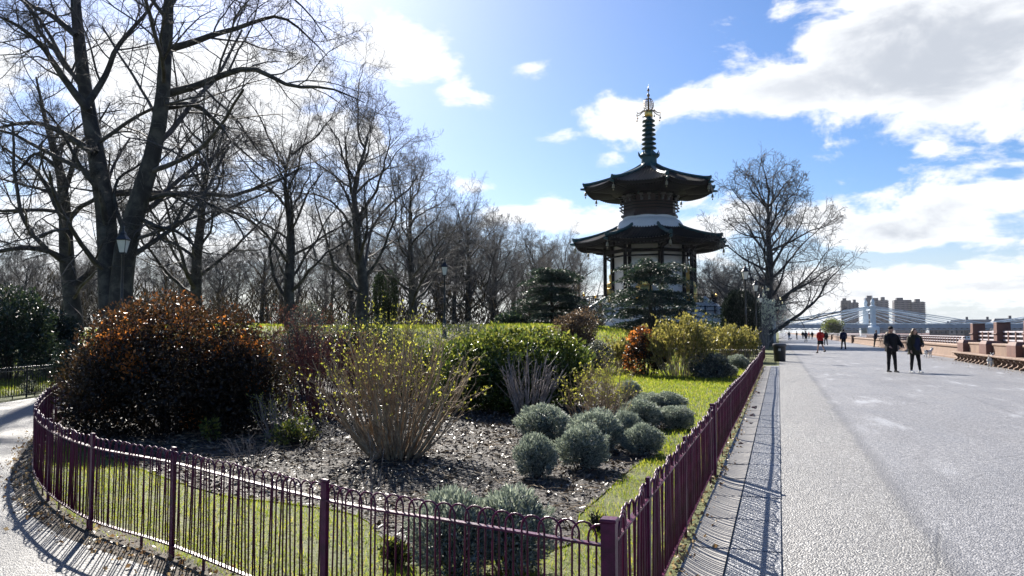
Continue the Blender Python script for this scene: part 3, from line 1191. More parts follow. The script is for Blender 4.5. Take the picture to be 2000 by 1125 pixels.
# the row of planes that goes back to the pagoda, and the big one beyond it
ROW = [
    # x px, top y px, depth, spread factor, seed, limbs, label
    (383, 160, 47, 0.60, 21, 10, 'bare tree rising between the two-trunked plane and the forked plane'),
    (568, 195, 46, 0.66, 22, 13, 'bare plane forking evenly into two leaders beyond the orange flowered shrub'),
    (706, 175, 50, 0.60, 23, 15, 'tall bare plane with a thick upright trunk left of the dark conifer column'),
    (806, 300, 60, 0.66, 24, 13, 'medium bare plane between the dark conifer column and the middle lamp post'),
    (914, 385, 76, 0.46, 25, 11, 'bare plane standing just past the middle lamp post'),
    (962, 415, 88, 0.66, 26, 13, 'slim bare plane in the receding row behind the lawn mound'),
    (1038, 450, 100, 0.48, 27, 10, 'small looking bare plane rising behind the cedar on the lawn'),
]
PT = {}
for (x, ty, Y, sp, seed, limbs, lab) in ROW:
    b = AT(x, 600, Y)
    z0 = hz(b.x, Y)
    h = AT(x, ty, Y).z - z0
    if seed in (22, 23, 24):
        tm, cm = plane_tree(seed, h * 1.0, h * sp, (seed % 3 - 1) * 0.02, limbs, 1.0, None, 0.0064)
        PT[seed] = (tm, cm, h)
        sc, rz = 1.0, 0.0
    else:
        tm, cm, hh = PT[{21: 24, 25: 23, 26: 24, 27: 22}[seed]] if seed != 21 else (None, None, 1)
        sc, rz = (h / hh, 2.1 + seed) if seed != 21 else (1, 0)
    if seed == 21:
        late = (b.x, Y, z0, h, lab)
        continue
    put_tree(tm, cm, (b.x, Y, z0), rz, sc, lab, 'row of planes behind the lawn')
tm, cm, hh = PT[24]
put_tree(tm, cm, late[:3], 4.0, late[3] / hh, late[4], 'row of planes behind the lawn')
b = AT(1497, 600, 84)
z0 = hz(b.x, 84)
h = AT(1497, 292, 84).z - z0
tm, cm = plane_tree(41, h * 0.98, h * 0.50, 0.012, 27, 1.0, None, 0.0135, 0.22, r0=0.52)
PT[41] = (tm, cm, h)
put_tree(tm, cm, (b.x, 84, z0), 0.6, 1, 'broad domed bare plane tree at the promenade edge right of the pagoda')

rg = np.random.default_rng(99)
far = []
for i, x in enumerate(np.linspace(-60, 1150, 44)):
    x = x + rg.uniform(-20, 20)
    Y = rg.uniform(68, 130) if x < 1040 else rg.uniform(118, 140)
    top = np.interp(x, [-60, 300, 560, 700, 800, 900, 1000, 1180], [500, 490, 475, 455, 440, 430, 458, 488]) + rg.uniform(-25, 25)
    p = AT(x, top, Y)
    far.append((x, Y, p.z - hz(p.x, Y)))
for i in range(9):
    far.append((-130 - i * 75, 60 + 11 * (i % 4), 11 + (i % 3)))
for i, x in enumerate([1395, 1420, 1445, 1470, 1370, 1405]):
    far.append((x, 118 + 9 * (i % 3), 11.0 + (i % 2)))
keys = [22, 23, 24]
for i, (x, Y, hh) in enumerate(far):
    tm, cm, h = PT[keys[(i * 2) % 3]]
    p = AT(x, 640, Y)
    put_tree(tm, cm, (p.x, Y, hz(p.x, Y)), rg.uniform(0, 6.28), hh / h, 'distant leafless tree in the woodland behind the lawn and pagoda', 'leafless woodland trees')
# trees that line the far promenade
for i, (x, Y, hh) in enumerate([(1542, 120, 11), (1556, 150, 13), (1574, 175, 14), (1590, 215, 13), (1604, 250, 15), (1530, 135, 12), (1566, 200, 15), (1584, 270, 16), (1520, 150, 13), (1612, 320, 15)]):
    tm, cm, h = PT[keys[(i * 2 + 1) % 3]]
    p = AT(x, 640, Y)
    a, bb = AB(p.x, Y)
    if bb > -1.5:
        p = p + N * (-1.5 - bb)
    put_tree(tm, cm, (p.x, p.y, 0), rg.uniform(0, 6.28), hh / h, 'leafless tree lining the far end of the promenade', 'trees along the far promenade')

# ------------------------------------------------------------------ foliage tools
def leaf_quads(rg, p, size, d=None, aspect=0.5, tint=None, fold=0.25):
    """one folded diamond leaf (two triangles) for each point"""
    n = len(p)
    if d is None:
        d = norm(rg.normal(size=(n, 3)))
    else:
        d = norm(d)
    s = norm(np.cross(d, rg.normal(size=(n, 3))))
    u = np.cross(s, d)
    size = np.broadcast_to(size, (n,))[:, None]
    a = p
    b = p + d * size * 0.5 + s * size * aspect * 0.5 + u * size * fold * 0.5
    c = p + d * size
    e = p + d * size * 0.5 - s * size * aspect * 0.5 + u * size * fold * 0.5
    V = np.stack([a, b, c, e], 1).reshape(-1, 3)
    q = np.arange(n)[:, None] * 4
    F_ = np.concatenate([np.stack([q[:, 0], q[:, 0] + 1, q[:, 0] + 2], -1), np.stack([q[:, 0], q[:, 0] + 2, q[:, 0] + 3], -1)])
    t = np.repeat(rg.uniform(0, 1, n) if tint is None else tint, 4)
    return V, F_, t


def dome(rg, w, d, h, k):
    """round masses under an even dome, so that the top is full and level"""
    out = []
    for i in range(k):
        a = rg.uniform(0, 6.28)
        rr = math.sqrt(rg.uniform(0, 1)) * 0.86
        r = rg.uniform(0.15, 0.25)
        zt = h * (1 - 0.62 * rr ** 2.6) * rg.uniform(0.93, 1.0)
        rz = h * rg.uniform(0.20, 0.34)
        z = zt - rz if i % 2 else rg.uniform(0.12, 0.55) * h
        out.append((rr * math.cos(a) * w / 2, rr * math.sin(a) * d / 2, z, r * w * 0.62, r * d * 0.62, rz))
    return out


def lumps(rg, w, d, h, k):
    """overlapping round masses that make up a shrub of that size"""
    out = []
    for i in range(k):
        a = rg.uniform(0, 6.28)
        rr = math.sqrt(rg.uniform(0, 1)) * 0.62
        zz = rg.uniform(0.22, 0.74)
        r = rg.uniform(0.20, 0.34)
        out.append((rr * math.cos(a) * w / 2, rr * math.sin(a) * d / 2, zz * h * (1 - 0.35 * rr * rr), r * w * 0.75, r * d * 0.75, min(r * h * 0.95, h - zz * h * (1 - 0.35 * rr * rr))))
    return out


def shell_points(rg, L, n, inner=0.62):
    L = np.array(L)
    wts = (L[:, 3] * L[:, 4] + L[:, 3] * L[:, 5])
    idx = rg.choice(len(L), n, p=wts / wts.sum())
    d = norm(rg.normal(size=(n, 3)))
    r = inner + (1.06 - inner) * rg.uniform(0, 1, n) ** 0.6
    p = L[idx, :3] + d * L[idx, 3:6] * r[:, None]
    keep = p[:, 2] > 0.03
    return p[keep], d[keep]


def stems_np(rg, n, h, w, base_r, r0, k=7, bend=0.10, upright=0.55, r1=0.3, curl=0.0):
    """a stool of stems that fan out from one base"""
    a = rg.uniform(0, 6.28, n)
    q = np.sqrt(rg.uniform(0, 1, n))
    p = np.stack([np.cos(a) * q * base_r, np.sin(a) * q * base_r, np.full(n, -0.02)], 1)
    out = np.stack([np.cos(a) * q * w / 2, np.sin(a) * q * w / 2, h * (1.0 - 0.30 * q ** 2) * rg.uniform(0.7, 1.05, n)], 1)
    pts = []
    t = np.linspace(0, 1, k)
    for i in range(k):
        f = t[i]
        xy = p[:, :2] + (out[:, :2] - p[:, :2]) * (f ** (1.0 - 0.25 * upright))
        z = out[:, 2] * (f ** (1.0 + curl))
        pts.append(np.concatenate([xy, z[:, None]], 1))
    pts = np.stack(pts, 1)
    wob = np.cumsum(rg.normal(size=pts.shape) * bend * h / k, axis=1)
    wob[:, 0] = 0
    wob[..., 2] *= 0.3
    pts = pts + wob
    rad = r0 * rg.uniform(0.6, 1.2, n)[:, None] * np.linspace(1, r1, k)[None, :]
    ln = np.linalg.norm(out - p, axis=1)
    return pts, rad, ln


LEAF = {}
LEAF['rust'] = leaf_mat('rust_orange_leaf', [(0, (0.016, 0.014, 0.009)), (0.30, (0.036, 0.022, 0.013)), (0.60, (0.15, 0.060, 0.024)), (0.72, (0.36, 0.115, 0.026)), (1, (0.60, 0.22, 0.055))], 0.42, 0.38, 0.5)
LEAF['dark'] = leaf_mat('dark_evergreen_leaf', [(0, (0.012, 0.022, 0.014)), (0.6, (0.022, 0.036, 0.020)), (1, (0.045, 0.062, 0.032))], 0.25, 0.32)
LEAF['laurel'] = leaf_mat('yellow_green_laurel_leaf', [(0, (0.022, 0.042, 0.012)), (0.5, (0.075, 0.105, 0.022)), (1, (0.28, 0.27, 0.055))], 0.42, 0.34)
LEAF['bud'] = leaf_mat('fresh_bud_leaf', [(0, (0.18, 0.20, 0.035)), (1, (0.42, 0.40, 0.08))], 0.5, 0.45)
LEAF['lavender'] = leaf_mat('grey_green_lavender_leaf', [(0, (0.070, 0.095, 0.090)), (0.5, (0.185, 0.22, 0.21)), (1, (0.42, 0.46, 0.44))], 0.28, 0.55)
LEAF['cedar'] = leaf_mat('blue_green_needle', [(0, (0.016, 0.034, 0.028)), (0.6, (0.028, 0.052, 0.036)), (1, (0.075, 0.105, 0.035))], 0.22, 0.5)
LEAF['yew'] = leaf_mat('black_green_yew', [(0, (0.008, 0.014, 0.010)), (1, (0.022, 0.034, 0.022))], 0.12, 0.5)
LEAF['olive'] = leaf_mat('olive_straw_blade', [(0, (0.10, 0.10, 0.03)), (0.6, (0.20, 0.18, 0.055)), (1, (0.34, 0.29, 0.10))], 0.45, 0.5)
LEAF['grey'] = leaf_mat('grey_silver_leaf', [(0, (0.050, 0.058, 0.050)), (0.7, (0.11, 0.12, 0.105)), (1, (0.26, 0.26, 0.23))], 0.3, 0.4)
LEAF['brown'] = leaf_mat('bronze_brown_leaf', [(0, (0.035, 0.022, 0.018)), (0.6, (0.070, 0.045, 0.032)), (1, (0.26, 0.18, 0.13))], 0.3, 0.36)
LEAF['under'] = leaf_mat('dead_undergrowth', [(0, (0.030, 0.024, 0.020)), (1, (0.085, 0.070, 0.058))], 0.15, 0.7, 0.2)
LEAF['white'] = leaf_mat('white_petal', [(0, (0.55, 0.53, 0.44)), (1, (0.85, 0.82, 0.72))], 0.5, 0.5)
LEAF['grass'] = leaf_mat('grass_blade', [(0, (0.075, 0.115, 0.012)), (0.6, (0.150, 0.185, 0.018)), (0.92, (0.25, 0.25, 0.04)), (1, (0.30, 0.24, 0.11))], 0.55, 0.45, 0.4, 1.9)
LEAF['litter'] = leaf_mat('dry_leaf', [(0, (0.10, 0.055, 0.030)), (0.5, (0.22, 0.14, 0.08)), (1, (0.42, 0.32, 0.22))], 0.3, 0.45)
LEAF['red'] = leaf_mat('red_brown_leaf', [(0, (0.10, 0.035, 0.030)), (0.6, (0.20, 0.070, 0.055)), (1, (0.34, 0.17, 0.10))], 0.4, 0.4)
LEAF['willow'] = leaf_mat('willow_leaf', [(0, (0.060, 0.085, 0.030)), (1, (0.15, 0.17, 0.055))], 0.45, 0.5)


def foliage_part(root, V, F_, t, mat, name='foliage'):
    return link(name, np_mesh(name, V, [F_], mat, False, t), root)


def stem_part(root, groups, mat, name='stems'):
    v, f = tubes_np(groups)
    return link(name, np_mesh(name, v, [f], mat, True), root)


def spot(xc, yb, wpx, yt, depth=None):
    """foot, width and height of a plant from its box in the photograph; it stands on the ground"""
    if depth is None:
        p = G(xc, yb)
        z = 0.0
    else:
        p = AT(xc, 640, depth)
        z = hz(p.x, p.y)
    s = p.y
    w = wpx / 1500.0 * s
    h = AT(xc, yt, s).z - z
    return Vector((p.x, p.y, z)), w, h


def leafy_shrub(name, box, mat, n, size, seed, label, cat='shrub', k=9, deep=0.8, group=None, aspect=0.5, stem='stem_dark', depth=None, inner=0.55, tint=None, outward=0.5, full=False):
    rg = np.random.default_rng(seed)
    p, w, h = spot(*box, depth=depth)
    root = empty(name, p)
    tag(root, label, cat, group)
    L = (dome if full else lumps)(rg, w, w * deep, h, k)
    q, d = shell_points(rg, L, n, inner)
    d = norm(d * outward + rg.normal(size=d.shape) * 0.7 + np.array([0, 0, 0.25]))
    tt = None
    if tint is not None:
        tt = tint(rg, q, w, h)
    foliage_part(root, *leaf_quads(rg, q, size * rg.uniform(0.6, 1.25, len(q)), d, aspect, tt), mat)
    st = stems_np(rg, 26, h * 0.85, w * 0.8, w * 0.10, max(0.008, w * 0.009))
    tw = offshoots(rg, *st, c=5, t0=0.3, k=4, ang=(25, 60), ratio=0.4, noise=0.2, trop=0.02, rr=0.6, rmin=0.004)
    stem_part(root, [(st[0], st[1], 5), (tw[0], tw[1], 3)], M[stem])
    return root


def lavender_mesh(seed, n=3000):
    """a clipped ball of upright grey shoots, unit size (1 wide, 1 high)"""
    rg = np.random.default_rng(seed)
    d = norm(rg.normal(size=(n * 2, 3)))
    d = d[d[:, 2] > -0.86][:n]
    n = len(d)
    bumpy = 1 + 0.10 * np.sin(d[:, 0] * 4 + seed * 1.7) * np.cos(d[:, 1] * 4 + seed) + 0.06 * np.sin(d[:, 2] * 7 + d[:, 0] * 6 + seed) + 0.05 * np.sin(d[:, 1] * 15 + d[:, 0] * 13)
    r = (0.30 + 0.20 * rg.uniform(0, 1, n) ** 0.5) * bumpy
    p = d * r[:, None] * np.array([1, 1, 0.95]) + np.array([0, 0, 0.47])
    dr = norm(d * 0.75 + np.array([0, 0, 0.65]) + rg.normal(size=d.shape) * 0.28)
    vs, fs, ts = [], [], []
    off = 0
    for (spin, sz) in ((0, 1.0), (1, 0.9), (2, 0.75)):
        V, F_, t = leaf_quads(rg, p + rg.normal(size=p.shape) * 0.008, 0.085 * sz * rg.uniform(.7, 1.25, n), norm(dr + 0.35 * rg.normal(size=dr.shape)), 0.22, None, 0.1)
        vs.append(V)
        fs.append(F_ + off)
        ts.append(t)
        off += len(V)
    # dark twiggy inside
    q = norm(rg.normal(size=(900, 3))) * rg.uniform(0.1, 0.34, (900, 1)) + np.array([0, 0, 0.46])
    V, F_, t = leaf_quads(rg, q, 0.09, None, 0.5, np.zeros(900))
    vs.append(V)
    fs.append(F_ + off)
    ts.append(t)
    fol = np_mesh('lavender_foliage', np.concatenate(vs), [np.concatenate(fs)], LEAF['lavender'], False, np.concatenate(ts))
    st = stems_np(rg, 40, 0.7, 0.7, 0.12, 0.012, 5)
    v, f = tubes_np([(st[0], st[1], 4)])
    return fol, np_mesh('lavender_stems', v, [f], M['stem_dark'], True)


LAV = [lavender_mesh(s) for s in (1, 2, 3, 4)]


def lavender(box, i, label, squash=1.0, group=None, wide=1.0):
    p, w, h = spot(*box)
    root = empty('lavender_bush', p, i * 1.3)
    root.scale = (w * (1.0 + 0.10 * math.sin(i * 2.7)), w * (1.0 + 0.10 * math.cos(i * 1.9)), h * squash)
    root.rotation_euler = (0.10 * math.sin(i * 3.3), 0.10 * math.cos(i * 2.1), i * 1.3)
    tag(root, label, 'shrub', group)
    fol, st = LAV[i % 4]
    link('foliage', fol, root)
    link('stems', st, root)


LAVS = [
    ((1058, 866, 104, 788), 'rounded grey lavender behind the front pair at the mulch edge'),
    ((1048, 934, 82, 845), 'small silvery lavender ball leaning against its larger neighbour on the mulch'),
    ((1136, 918, 102, 826), 'largest silvery lavender ball at the front of the group on the mulch'),
    ((1166, 882, 92, 797), 'dull grey lavender tucked behind the largest silvery ball'),
    ((1226, 872, 64, 802), 'narrow green-grey lavender in the middle of the group'),
    ((1258, 890, 70, 826), 'dark lavender ball beside the grass strip and the maroon railing'),
    ((1250, 838, 84, 780), 'broad dark lavender at the centre of the group by the lawn'),
    ((1320, 838, 66, 790), 'dark round lavender at the lawn edge, right end of the group'),
    ((1272, 806, 72, 766), 'low flat lavender behind the broad dark one'),
    ((1226, 784, 50, 742), 'dark lavender at the back of the group beside the yellow twigs'),
    ((1308, 806, 56, 764), 'small lavender at the back of the group touching the lawn'),
]
for i, (box, lab) in enumerate(LAVS):
    lavender(box, i, lab)
lavender((888, 1125, 165, 952), 1, 'silvery grey lavender behind the curved railing, the one toward the side path', 1.0)
lavender((988, 1118, 175, 948), 2, 'pale dry topped lavender behind the curved railing, the one toward the corner post', 1.0)
for i, (box, lab) in enumerate([((1440, 722, 42, 692), 'dark clipped lavender at the far end of the lawn by the railing'), ((1418, 737, 44, 710), 'low dark lavender where the far shrubs meet the lawn'), ((1378, 738, 50, 705), 'grey dome of lavender below the straw coloured grass')]):
    lavender(box, i, lab)


# sunlit top and dark lower mass painted into the leaf tint by height
def lit_top_tint(rg, q, w, h):
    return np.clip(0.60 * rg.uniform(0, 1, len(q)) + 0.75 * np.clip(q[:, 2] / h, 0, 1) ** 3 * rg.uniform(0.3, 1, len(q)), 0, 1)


# big orange flowered evergreen
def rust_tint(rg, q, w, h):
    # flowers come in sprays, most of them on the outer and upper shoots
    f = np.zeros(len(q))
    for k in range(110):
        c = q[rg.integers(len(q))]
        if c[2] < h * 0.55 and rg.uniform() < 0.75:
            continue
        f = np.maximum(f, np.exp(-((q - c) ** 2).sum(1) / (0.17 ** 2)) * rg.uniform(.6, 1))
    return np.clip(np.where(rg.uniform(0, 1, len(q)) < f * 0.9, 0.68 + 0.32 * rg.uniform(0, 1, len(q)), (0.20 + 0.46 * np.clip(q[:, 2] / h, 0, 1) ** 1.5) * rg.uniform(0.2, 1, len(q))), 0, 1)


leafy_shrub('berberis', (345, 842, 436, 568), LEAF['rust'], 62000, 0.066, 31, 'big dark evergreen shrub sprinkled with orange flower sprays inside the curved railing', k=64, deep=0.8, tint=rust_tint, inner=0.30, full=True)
leafy_shrub('evergreen_shrub', (165, 765, 130, 655), LEAF['dark'], 7000, 0.06, 32, 'grey-green shrub with spreading shoots at the left flank of the orange flowered shrub', k=9)

# red twigged shrub behind the coppice
def twig_shrub(name, box, seed, label, stem, leaf=None, n=90, nl=1200, size=0.03, base=0.12, upright=0.5, r0=0.012, kids=5, bend=0.10, depth=None, top_only=0.3, curl=0.0, kids2=0, rmin=0.003, wide=1.0):
    rg = np.random.default_rng(seed)
    p, w, h = spot(*box, depth=depth)
    root = empty(name, p)
    tag(root, label, 'shrub')
    st = stems_np(rg, n, h, w * wide, w * base, r0, 8, bend, upright, 0.35, curl)
    gs = [(st[0], st[1], 5)]
    ends = st[0]
    if kids:
        tw = offshoots(rg, *st, c=kids, t0=0.35, k=5, ang=(14, 42), ratio=0.38, noise=0.10, trop=0.05, rr=0.55, rmin=rmin)
        gs.append((tw[0], tw[1], 3))
        ends = tw[0]
        if kids2:
            tw2 = offshoots(rg, *tw, c=kids2, t0=0.3, k=3, ang=(15, 50), ratio=0.5, noise=0.12, trop=0.03, rr=0.6, rmin=rmin * 0.8)
            gs.append((tw2[0], tw2[1], 3))
            ends = tw2[0]
    stem_part(root, gs, M[stem])
    if leaf:
        k = ends.shape[1]
        i = rg.integers(0, len(ends), nl)
        j = rg.integers(max(1, int(k * top_only)), k, nl)
        q = ends[i, j] + rg.normal(size=(nl, 3)) * 0.006
        d = norm(ends[i, j] - ends[i, j - 1]) + rg.normal(size=(nl, 3)) * 0.5 + np.array([0, 0, 0.3])
        foliage_part(root, *leaf_quads(rg, q, size * rg.uniform(.5, 1.3, nl), d, 0.5), LEAF[leaf], 'buds')['kind'] = 'stuff'
    return root


twig_shrub('coppiced_shrub', (772, 895, 330, 640), 51, 'large vase of many tan cut stems tipped with yellow-green buds on the mulch', 'stem_tan', 'bud', 95, 1700, 0.036, 0.14, 0.5, 0.019, 4, 0.10, None, 0.4, 0.0, 2, 0.0036)
twig_shrub('red_twig_shrub', (622, 822, 240, 618), 52, 'reddish twiggy shrub with pink buds beside the big orange flowered evergreen', 'stem_red', 'red', 80, 3200, 0.024, 0.15, 0.6, 0.010, 6, 0.10, None, 0.2, 0.0, 3)
twig_shrub('grey_stem_shrub', (1030, 822, 150, 682), 53, 'pruned shrub of pale grey bare stems against the dark laurel hollow', 'stem_grey', None, 34, 0, 0, 0.14, 0.4, 0.024, 4, 0.07, None, 0.3, 0.0, 0, 0.006)
twig_shrub('yellow_twig_shrub', (1168, 846, 150, 708), 54, 'wispy yellow twigged shrub between the laurel and the lavender group', 'stem_tan', 'bud', 60, 2400, 0.026, 0.2, 0.4, 0.008, 6, 0.14, None, 0.2, 0.0, 2)
leafy_shrub('spreading_laurel', (1000, 815, 300, 628), LEAF['laurel'], 36000, 0.105, 55, 'wide spreading laurel mound with sunlit yellow-green leaves along its top', k=90, deep=0.9, inner=0.60, aspect=0.40, depth=15.5, full=True, tint=lit_top_tint)
leafy_shrub('laurel_shrub', (815, 800, 190, 645), LEAF['laurel'], 9000, 0.09, 155, 'yellow-green laurel behind the coppiced tan stems', k=16, deep=0.8, inner=0.60, aspect=0.40, depth=18.5, tint=lit_top_tint)
leafy_shrub('evergreen_shrub', (600, 700, 130, 588), LEAF['grey'], 7000, 0.06, 56, 'pale leaved shrub showing above the red twigs at the end of the orange flowered one', k=9, depth=19)
twig_shrub('yellow_leaf_shrub', (745, 700, 150, 590), 57, 'tall thin shoots with fresh yellow leaves rising behind the coppiced shrub', 'stem_dark', 'bud', 26, 520, 0.055, 0.3, 0.6, 0.009, 4, 0.14, 17.5, 0.3, 0.0, 0)

# bluish prunings and small plants in the shade of the big evergreen
twig_shrub('hydrangea', (448, 848, 110, 735), 58, 'bluish grey branched stems in front of the dark evergreen, near the coppice', 'stem_blue', 'grey', 26, 500, 0.035, 0.1, 0.5, 0.012, 4, 0.1, None, 0.5)
twig_shrub('hydrangea', (322, 838, 78, 755), 59, 'small bluish stems deep in the shade of the orange flowered evergreen', 'stem_blue', None, 16, 0, 0, 0.1, 0.5, 0.012, 4, 0.1)
twig_shrub('hydrangea', (540, 860, 90, 752), 60, 'thin greenish twigs with small leaf buds left of the coppiced shrub', 'stem_grey', 'bud', 24, 500, 0.028, 0.14, 0.5, 0.008, 4, 0.12)
twig_shrub('bare_twig_plant', (490, 905, 110, 838), 61, 'low bare twiggy plant on the mulch behind the curved railing', 'stem_grey', None, 14, 0, 0, 0.2, 0.4, 0.006, 4, 0.2)
leafy_shrub('mahonia', (415, 862, 44, 808), LEAF['laurel'], 260, 0.075, 62, 'small upright plant with drooping yellow-green leaves in the shade', k=4)
leafy_shrub('mahonia', (585, 872, 130, 812), LEAF['laurel'], 700, 0.06, 63, 'low sparse green plant spreading on the mulch left of the coppice', k=7)
twig_shrub('bare_sapling', (722, 985, 46, 868), 64, 'single thin bare sapling standing before the coppiced shrub', 'stem_grey', None, 5, 0, 0, 0.1, 0.8, 0.006, 4, 0.12)
leafy_shrub('green_weed', (1166, 1040, 46, 996), LEAF['laurel'], 60, 0.055, 65, 'bright yellow-green leafy weed just inside the corner post', k=3, aspect=0.7)
leafy_shrub('green_weed', (775, 1106, 70, 1040), LEAF['laurel'], 700, 0.035, 66, 'small dark green tuft behind the curved railing beside the silvery lavender', k=5)

# shrubs at the far side of the lawn
leafy_shrub('bronze_shrub', (1262, 736, 96, 622), LEAF['rust'], 7000, 0.10, 71, 'orange tipped shrub at the back of the lawn beside the bamboo', k=10, tint=rust_tint)
twig_shrub('bamboo_clump', (1332, 738, 128, 622), 72, 'feathery yellow-green bamboo clump at the back of the lawn', 'stem_tan', 'olive', 110, 7000, 0.11, 0.25, 0.7, 0.010, 5, 0.10, None, 0.15, 0, 0)
leafy_shrub('silver_shrub', (1398, 740, 112, 684), LEAF['grey'], 4500, 0.09, 73, 'grey lilac low shrub between the bamboo and the far dark lavenders', k=9)
leafy_shrub('silver_shrub', (1148, 728, 96, 652), LEAF['grey'], 6000, 0.09, 74, 'grey-green shrub beyond the laurel, below the bronze shrub', k=9, depth=28)
twig_shrub('straw_grass', (1208, 732, 92, 662), 75, 'brown straw coloured grasses behind the laurel at the lawn edge', 'stem_tan', 'olive', 120, 2600, 0.12, 0.3, 0.6, 0.008, 3, 0.12, 29, 0.2)
twig_shrub('straw_grass', (1420, 700, 120, 640), 76, 'olive gold grasses under the lamp post and the black yew', 'stem_tan', 'olive', 160, 6000, 0.16, 0.4, 0.7, 0.010, 4, 0.12, 40, 0.15)
leafy_shrub('bronze_shrub', (1125, 690, 118, 597), LEAF['brown'], 9000, 0.11, 77, 'bronze brown shrub with pale glinting leaves in front of the pagoda steps', k=12, depth=36)
leafy_shrub('low_shrub', (1440, 700, 90, 668), LEAF['laurel'], 3000, 0.12, 78, 'low green shrub at the foot of the lamp post', k=8, depth=44)
leafy_shrub('rose_shrub', (650, 690, 110, 618), LEAF['grey'], 3000, 0.07, 79, 'silvery twiggy shrub in front of the woodland beside the yellow shoots', k=7, depth=24)


# loose shrubs in front of the lawn mound
twig_shrub('red_twig_shrub', (585, 740, 170, 606), 171, 'loose reddish twigs with pink buds behind the orange flowered evergreen', 'stem_red', 'red', 70, 2600, 0.035, 0.3, 0.6, 0.010, 6, 0.14, 22, 0.2, 0.0, 3)
leafy_shrub('evergreen_shrub', (700, 720, 170, 612), LEAF['dark'], 9000, 0.08, 172, 'dark loose shrub between the yellow shoots and the lawn mound', k=12, depth=23)
twig_shrub('yellow_twig_shrub', (800, 720, 170, 622), 173, 'thin yellow budded twigs rising over the laurel left of the middle lamp post', 'stem_tan', 'bud', 60, 1500, 0.05, 0.4, 0.6, 0.009, 5, 0.14, 21, 0.3, 0.0, 2)
leafy_shrub('silver_shrub', (900, 715, 130, 624), LEAF['grey'], 5000, 0.08, 174, 'silvery leaved shrub behind the laurel at the foot of the middle lamp post', k=10, depth=24)

# ------------------------------------------------------------------ cedars, yew, magnolia, conifer
def cedar(box, depth, seed, label, dx=0.0, top=0.0):
    rg = np.random.default_rng(seed)
    p, w, h = spot(*box, depth=depth)
    root = empty('cedar_tree', p)
    tag(root, label, 'tree')
    tr = [(np.array([[(0, 0, -.2), (0.05, 0, h * .3), (-.05, 0.05, h * .6), (0.0, 0, h * .9)]]), np.array([[.16, .13, .09, .03]]), 8)]
    bl, br, Pq, Dq, Tq = [], [], [], [], []
    for t in range(84):
        f = 0.07 + 0.88 * ((t // 12) / 6.0) + rg.normal() * 0.018
        a = t * 2.399 + rg.uniform(-.4, .4)
        ln = w / 2 * (1.12 - 0.55 * max(f, 0) ** 2.0) * rg.uniform(0.5, 1.1)
        rise = (0.10 + 0.22 * (f > 0.7)) * ln * rg.uniform(0.4, 1.3)
        k = 6
        pts = []
        for i in range(k):
            g = i / (k - 1)
            pts.append((math.cos(a) * ln * g, math.sin(a) * ln * g, f * h * 0.97 + rise * math.sin(g * 2.4) - 0.16 * ln * g * g + rg.normal() * 0.02))
        pts = np.array(pts)
        bl.append(pts)
        br.append(np.linspace(0.05, 0.012, k))
        for s in range(6):
            g = 0.30 + 0.70 * (s + rg.uniform(0, 1)) / 6
            i = min(int(g * (k - 1)), k - 2)
            c = pts[i] + (pts[i + 1] - pts[i]) * (g * (k - 1) - i)
            m = 85
            rr = (0.16 + 0.20 * rg.uniform()) * w / 4
            qa = rg.uniform(0, 6.28, m)
            qr = np.sqrt(rg.uniform(0, 1, m)) * rr
            q = np.stack([c[0] + np.cos(qa) * qr, c[1] + np.sin(qa) * qr, c[2] + 0.05 - 0.7 * (qr / rr) ** 2 * rr * 0.5 + rg.normal(size=m) * 0.03], 1)
            Pq.append(q)
            Dq.append(np.stack([np.cos(qa), np.sin(qa), rg.uniform(-.5, 0.4, m)], 1) + rg.normal(size=(m, 3)) * 0.4)
            Tq.append(np.clip(rg.uniform(0, 0.75, m) + 0.25 * (q[:, 2] > c[2] + 0.05), 0, 1))  # sunlit pad tops painted in: upper tufts take a yellower tint
    Pq, Dq, Tq = np.concatenate(Pq), np.concatenate(Dq), np.concatenate(Tq)
    tr.append((np.array(bl), np.array(br), 5))
    v, f = tubes_np([tr[1]])
    v0, f0 = tubes_np([tr[0]])
    link('trunk', np_mesh('trunk', np.concatenate([v0, v]), [f0, f + len(v0)], M['stem_dark'], True), root)
    foliage_part(root, *leaf_quads(rg, Pq, 0.21 * rg.uniform(.6, 1.2, len(Pq)), Dq, 0.30, Tq), LEAF['cedar'], 'crown')
    return root


cedar((1272, 650, 228, 524), 58, 81, 'spreading tiered cedar standing in front of the pagoda arch')
cedar((1078, 645, 170, 528), 60, 82, 'tiered dark cedar on the lawn left of the pagoda')
leafy_shrub('prostrate_cedar', (1010, 650, 90, 606), LEAF['cedar'], 5000, 0.2, 83, 'low dark evergreen mound beside the left cedar', 'shrub', k=7, depth=58)
leafy_shrub('prostrate_cedar', (1345, 660, 150, 622), LEAF['cedar'], 5000, 0.2, 85, 'low spreading evergreen right of the cedar before the pagoda steps', 'shrub', k=9, depth=60)


